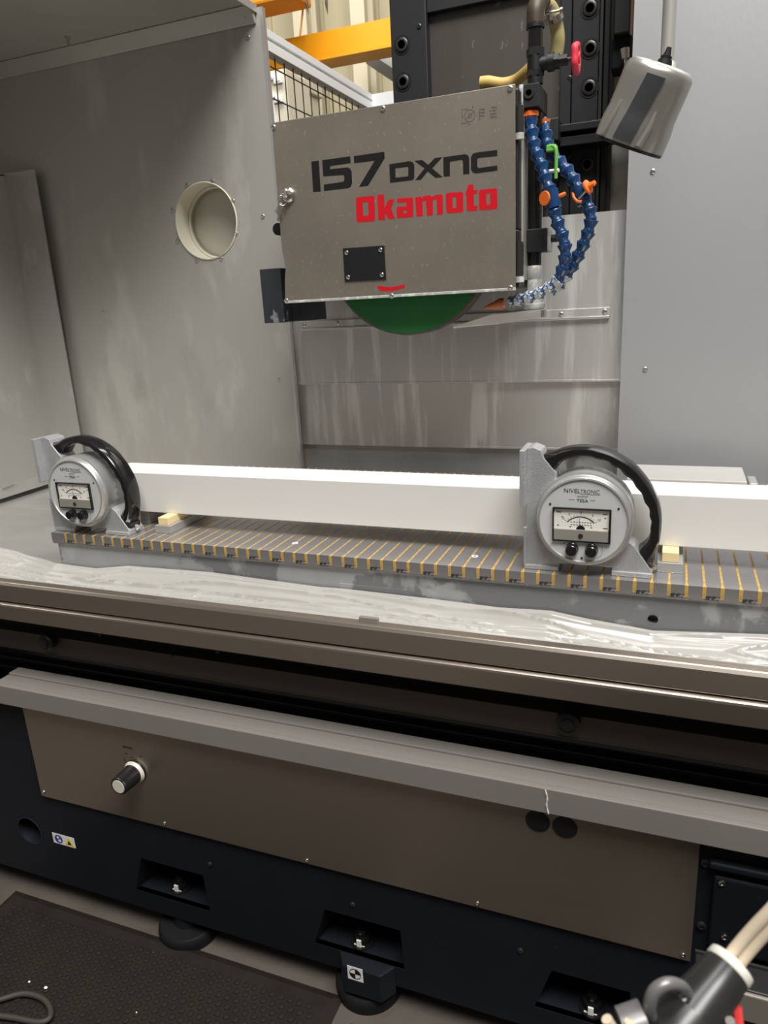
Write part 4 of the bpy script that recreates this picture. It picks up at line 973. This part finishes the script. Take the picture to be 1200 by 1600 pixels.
    pr = MB()
    pts = [P(.1095+.0165*cos(a_), fy-.0003, .0475+.0165*sin(a_)) for a_ in [radians(25-85*i/10) for i in range(11)]]
    pi_ = [P(.1095+.0160*cos(a_), fy-.0003, .0475+.0160*sin(a_)) for a_ in [radians(25-85*i/10) for i in range(11)]]
    pr.plate(pts+pi_[::-1], (), (0, .0003, 0))
    for x, z, w in ((.0660, .0545, .0018), (.0665, .0485, .0016), (.0735, .0355, .0012), (.0770, .0352, .004)): pr.box((x, fy-.0003, z), (x+w, fy, z+.0012))
    pr.build('face_marks', 'print_grey', t)
    # lettering
    text_mesh('lettering', 'NIVEL', .0098, 'print_black', t, (.0650, fy-.0002, .1385), stretch=.98, depth=.0001)
    text_mesh('lettering', 'TRONIC', .0090, 'print_grey', t, (.0900, fy-.0002, .1385), stretch=.86, depth=.0001)
    MB().box((.0905, fy-.0003, .1368), (.1200, fy, .1373)).build('underline', 'print_grey', t)
    text_mesh('lettering', 'TESA', .0068, 'print_black', t, (.0935, fy-.0002, .1243), align='CENTER', stretch=1.15, depth=.0001)
    fl = MB()
    for x, z, w in ((.0735, .1275, .008), (.1055, .1275, .007), (.0855, .1335, .0165), (.0875, .1310, .002), (.0925, .1310, .002), (.0975, .1310, .002)): fl.box((x, fy-.0003, z), (x+w, fy, z+.0006))
    fl.build('face_print', 'print_grey', t)
    # carrying handle: curved strap with a wavy inner side
    outer = [(.0275, .1915), (.042, .1935), (.056, .1990), (.0754, .2035), (.100, .2038), (.1279, .1975), (.148, .1880), (.1657, .1760), (.182, .158), (.1945, .1390), (.2045, .118), (.2090, .0970), (.2095, .075), (.2070, .0532), (.2005, .033), (.1965, .0240), (.2005, .0165), (.1970, .0105)]
    inner = [(.0480, .1680), (.054, .1755), (.062, .184), (.0804, .1905), (.100, .1905), (.1240, .1835), (.140, .1745), (.1545, .1625), (.170, .146), (.1815, .1270), (.1905, .108), (.1940, .0900), (.1945, .0735), (.1905, .0565), (.1800, .0440), (.1720, .0365), (.1790, .0265), (.1900, .0120)]
    def cr(pts, n):
        v = smoothpath([P(x, 0, z) for x, z in pts], n); return v
    O, I = cr(outer, 5), cr(inner, 5); k = len(O); vs = []; fs = []
    for j in range(k):
        d = (O[j]-I[j]).normalized(); w = .0011*sin(j*1.05) if 20 < j < k-26 else 0
        i_p = I[j]+d*w; ya, yb = .006, .044
        cc = (O[j]-i_p)*.22
        ring_ = [i_p+P(0, ya+.004, 0), i_p+cc+P(0, ya, 0), O[j]-cc+P(0, ya, 0), O[j]+P(0, ya+.006, 0), O[j]+P(0, yb-.006, 0), O[j]-cc+P(0, yb, 0), i_p+cc+P(0, yb, 0), i_p+P(0, yb-.004, 0)]
        vs += ring_
    for j in range(k-1):
        for i in range(8): fs.append((j*8+i, j*8+(i+1) % 8, (j+1)*8+(i+1) % 8, (j+1)*8+i))
    fs += [tuple(range(8)), tuple(range((k-1)*8, k*8))]
    MB().add(vs, fs).build('handle', 'black_gloss', t, 40)
    MB().cyl(P(.200, .025, .010), P(.204, .025, .014), .006, n=12).build('handle_screw', 'screw_steel', t, 30)
    return t
lv = make_level(); lv.location = (-.2123, 1.130, CH+.0003)
lv['label'] = 'round dial electronic level between the two wood blocks, dial facing squarely out'
lv2 = copy_tree(lv); lv2.location = (-1.2300, 1.130, CH+.0003)
lv2['label'] = 'round dial electronic level at the free end of the chuck by the side sheet'

# ================================================================== PLASTIC FILM
random.seed(3)
edge_px = [(-120, 842), (-60, 850), (0, 856), (28, 862), (60, 872), (88, 880), (150, 888), (200, 884), (330, 894), (500, 917), (540, 920), (670, 935), (780, 949), (860, 954), (920, 967), (1020, 985), (1110, 988), (1200, 991), (1330, 1008), (1560, 1040)]
back = []
for px, py in edge_px:
    if px < 80: back.append(at_z(px, py, TZ+.035))
    else: back.append(at_y(px, py, CYF+.001))
def interp(lst, t):
    f = t*(len(lst)-1); i = min(int(f), len(lst)-2); return lst[i].lerp(lst[i+1], f-i)
xs0, xs1 = back[0].x, back[-1].x
def back_at(x):
    for i in range(len(back)-1):
        if back[i].x <= x <= back[i+1].x:
            return back[i].lerp(back[i+1], (x-back[i].x)/(back[i+1].x-back[i].x))
    return back[-1] if x > back[-1].x else back[0]
from mathutils import noise as mn
nx, ny = 640, 56; vs = []; fs = []
for i in range(nx):
    x = xs0+(xs1-xs0)*i/(nx-1); b = back_at(x)
    for j in range(ny):
        s = j/(ny-1)
        y = b.y+(RY+.022-b.y)*s; zlin = b.z+(zr0+.001-b.z)*s
        w = sin(pi*s)**.6
        wx = x*1.9+.25*mn.noise(Vector((x*2.3, s*1.5, 9.0)))
        fold = .013*mn.noise(Vector((wx*1.6, s*2.6, 1.3)))+.003*mn.noise(Vector((wx*2.4, s*5.0, 4.1)))
        rid = abs(mn.noise(Vector((wx*1.3+s*.7, s*6+x*1.1, 8.7)))); fold += .010*(.30-rid)*(rid < .30)
        rid2 = abs(mn.noise(Vector((wx*1.5+s*1.6, s*2.6-x*2.2, 2.2)))); fold += .0055*max(0, 1-rid2/.05)
        c1 = .10+.05*mn.noise(Vector((x*3.1, 0, 11.0))); fold += .0075*max(0, 1-abs(s-c1)/.030)
        c2 = .45+.30*mn.noise(Vector((x*2.2, 0, 17.0))); fold += .0050*max(0, 1-abs(s-c2)/.025)
        c3 = .75+.25*mn.noise(Vector((x*2.7, 0, 23.0))); fold += .0040*max(0, 1-abs(s-c3)/.020)
        sag = -.016*sin(pi*s)
        z = max(zlin+sag+fold*w, TZ+.003)
        if s > .96: z = max(z, zlin)
        vs.append((x+.004*mn.noise(Vector((x*8, s*5, 0)))*w, y+(.004*mn.noise(Vector((x*12, 3, 5))) if j == 0 and x < -1.25 else 0), z))
for i in range(nx-1):
    for j in range(ny-1): fs.append((i*ny+j, (i+1)*ny+j, (i+1)*ny+j+1, i*ny+j+1))
pf = MB().add(vs, fs).build('plastic_film', 'plastic_film', None, 50); tag(pf, 'crumpled translucent plastic film lying in the trough before the chuck', 'plastic film')

# ================================================================== FLOOR ITEMS
m0 = at_z(25, 1395, .014); m1 = at_z(515, 1562, .014)
MX0, MX1, MYB, MYF = m0.x, m1.x, (m0.y+m1.y)/2, .38
fm = thing('floor_mat', 'dark brown rubber mat with round studs beside the machine', 'mat', ((MX0+MX1)/2, (MYB+MYF)/2, 0))
MB().hexa([(MX0-.02, MYF-.02, .0005), (MX1+.02, MYF-.02, .0005), (MX1+.02, MYB+.02, .0005), (MX0-.02, MYB+.02, .0005), (MX0, MYF, .012), (MX1, MYF, .012), (MX1, MYB, .012), (MX0, MYB, .012)]).build('mat_sheet', 'mat_rubber', fm)
studs = []; pit = .021; r = 0; y = MYB-.03
while y > MYF+.02:
    x = MX0+.03+(pit/2 if r % 2 else 0)
    while x < MX1-.02: studs.append((x, y)); x += pit
    y -= pit*.87; r += 1
def px_of(p):
    v = Vector(p)-CAM; w = v.dot(FW); return 600+FPX*v.dot(RT)/w, 800-FPX*v.dot(UP)/w, w
vis = [(px_of((x, y, .014))+(x, y)) for x, y in studs]
vis.sort(key=lambda q: (not (-8 < q[0] < 1208 and -8 < q[1] < 1606), q[2]))
sprof = [(0, .0076), (.0022, .0070), (.003, .0052), (.0031, 0)]
o = MB().lathe(sprof, (0, 0, .012), (0, 0, 1), 8).build('stud', 'mat_rubber', None, 40); sd = o.data; bpy.data.objects.remove(o)
rest = MB()
for i, (_, _, _, x, y) in enumerate(vis):
    if i < 300:
        o = bpy.data.objects.new('stud', sd); C.objects.link(o); o.parent = fm; o.location = Vector((x, y, 0))-fm.location
    else:
        rest.lathe(sprof, (x, y, .012), (0, 0, 1), 8, True)
o = rest.build('stud_field', 'mat_rubber', fm, 40); o['kind'] = 'stuff'
m2 = at_z(548, 1592, .012)
o = MB().hexa([(m2.x, .2, .0005), (m2.x+.5, .2, .0005), (m2.x+.5, m2.y, .0005), (m2.x, m2.y, .0005), (m2.x+.01, .21, .012), (m2.x+.49, .21, .012), (m2.x+.49, m2.y-.01, .012), (m2.x+.01, m2.y-.01, .012)]).build('floor_mat', 'mat_rubber'); tag(o, 'corner of a second plain rubber mat below the target sticker', 'mat')
cd_ = MB().tube(smoothpath([at_z(-60, 1580, .022), at_z(0, 1562, .022), at_z(35, 1553, .022), at_z(62, 1558, .022), at_z(77, 1572, .022), at_z(78, 1590, .022), at_z(60, 1597, .022), at_z(20, 1590, .022), at_z(-30, 1584, .022)], 8), .006, 8).build('power_cord', 'cord_dark', None, 50); tag(cd_, 'dark looped power cord lying on the studded mat', 'cord')
for k, (px, py, s_) in enumerate(((71.5, 1544, .0045), (45.5, 1534.5, .003), (213, 1582, .002))):
    q = at_z(px, py, .0165)
    o = MB().lathe([(0, .6), (.4, 1), (.9, .7), (1.1, .2)], (0, 0, 0), (.3*k, .2, 1), 7).build('white_chip', 'chip_white', None)
    o.location = q; o.scale = (s_, s_*.8, s_*.7); tag(o, ['white chip lying next to the cord loop', 'smaller white chip lying near the cord loop', 'tiny white chip lying on the studs away from the cord'][k], 'chip')

# low cabinet at the right in front of the bed
gz_ = .50
a = at_z(1086, 1486, gz_); b = at_z(1104, 1531, gz_)
lc = thing('low_cabinet', 'low black cabinet with dark top and grey lip beside the bed', 'cabinet', (a.x+.2, .8, 0))
MB().box((a.x, b.y, gz_-.02), (a.x+.5, a.y, gz_)).build('top', 'black_metal', lc, bevel=.002)
MB().box((a.x+.014, b.y-.006, gz_-.045), (a.x+.5, b.y, gz_-.001)).build('front_lip', 'cart_grey', lc, bevel=.002)
MB().box((a.x, a.y-.004, gz_), (a.x+.5, a.y, gz_+.004)).build('rear_lip', 'bolt_rim', lc)
MB().box((a.x+.02, b.y, 0), (a.x+.5, a.y, gz_-.02)).build('body', 'black_metal', lc, bevel=.002)

# trolley under the plug (below the picture's lower edge) and the plug itself
T0 = .50
tv = thing('tool_trolley', 'dark tool trolley standing close by under the cable plug', 'trolley', (.30, .10, 0))
MB().box((-.045, -.25, .842), (.60, .404, .850)).build('top', 'black_metal', tv, bevel=.003)
for x, y in ((-.03, -.23), (.58, -.23), (-.03, .385), (.58, .385)):
    MB().box((x-.012, y-.012, 0), (x+.012, y+.012, .842)).build('leg', 'cart_grey', tv)
MB().box((-.04, -.24, .25), (.59, .395, .258)).build('shelf', 'cart_grey', tv)
pl = thing('cable_plug', 'dark moulded plug with white collar and cream cable, close by', 'plug', at_t(1060, 1640, T0))
def T(x, y, t=T0): return at_t(x, y, t)
rc = T(1141, 1509); ba = T(1062, 1612, T0-.02); axd = (ba-rc); AL = axd.length
MB().lathe([(0, .0135), (.004, .0150), (.02, .0165), (.045, .0195), (AL*.8, .0225), (AL, .0225), (AL+.02, .020)], rc, axd, 32).build('body', 'plug_body', pl, 35)
MB().lathe([(-.001, .0100), (-.003, .0125), (-.002, .0155), (.003, .0158), (.004, .0150)], rc, axd, 32).build('collar', 'plug_white', pl, 50)
for sgn, cm in ((-1, 'cream_cable'), (1, 'cream_cable')):
    of = sgn*(RT*.0032+UP*-.0026)
    MB().tube([v+of for v in smoothpath([rc+axd.normalized()*.01, T(1160, 1484, T0-.002), T(1200, 1440, T0-.008), T(1260, 1385, T0-.02), T(1360, 1340, T0-.05), T(1480, 1380, T0-.09), Vector((.26, .33, .93)), Vector((.27, .27, .860)), Vector((.25, .15, .8565))], 6)], .0042, 12).build('cable_strand', cm, pl, 50)
# latch loop at the side
lpts = smoothpath([T(1079, 1556, T0-.018), T(1066, 1541, T0-.026), T(1043, 1537, T0-.03), T(1023, 1549, T0-.03), T(1015, 1572, T0-.028), T(1020, 1592, T0-.022), T(1034, 1604, T0-.015)], 6)
MB().tube(lpts, [.0030+.0014*sin(pi*i/(len(lpts)-1)) for i in range(len(lpts))], 12).build('latch_loop', 'plug_chrome', pl, 50)
MB().tube(smoothpath([T(1079, 1552, T0-.018), T(1052, 1580, T0-.024), T(1036, 1604, T0-.02)], 5), .0035, 10).build('latch_spring', 'plug_chrome', pl, 50)
MB().lathe([(-.004, .013), (.012, .013)], T(1000, 1598, T0-.02), T(960, 1612, T0-.02)-T(1000, 1598, T0-.02), 20).build('side_socket', 'plug_chrome', pl, 40)
MB().tube([T(1020, 1596, T0-.02), T(1060, 1618, T0-.02)], .014, 14).build('side_neck', 'plug_body', pl, 40)
for (x, y), (x2, y2) in (((948, 1592), (962, 1618)), ((984, 1597), (980, 1625))):
    MB().tube([T(x, y, T0-.03), T(x2, y2, T0-.028)], [.0036, .0042], 10).build('pin', 'cream_cable', pl, 40)
a = T(1151, 1572, T0-.012); b = T(1158, 1640, T0-.02)
MB().tube([a, b], .0035, 8).build('red_band', 'red_plastic', pl, 40)
q = T(1141, 1596, T0-.028); MB().lathe([(0, .0035), (.002, .003)], q, CAM-q, 12).build('screw', 'chrome', pl, 30)
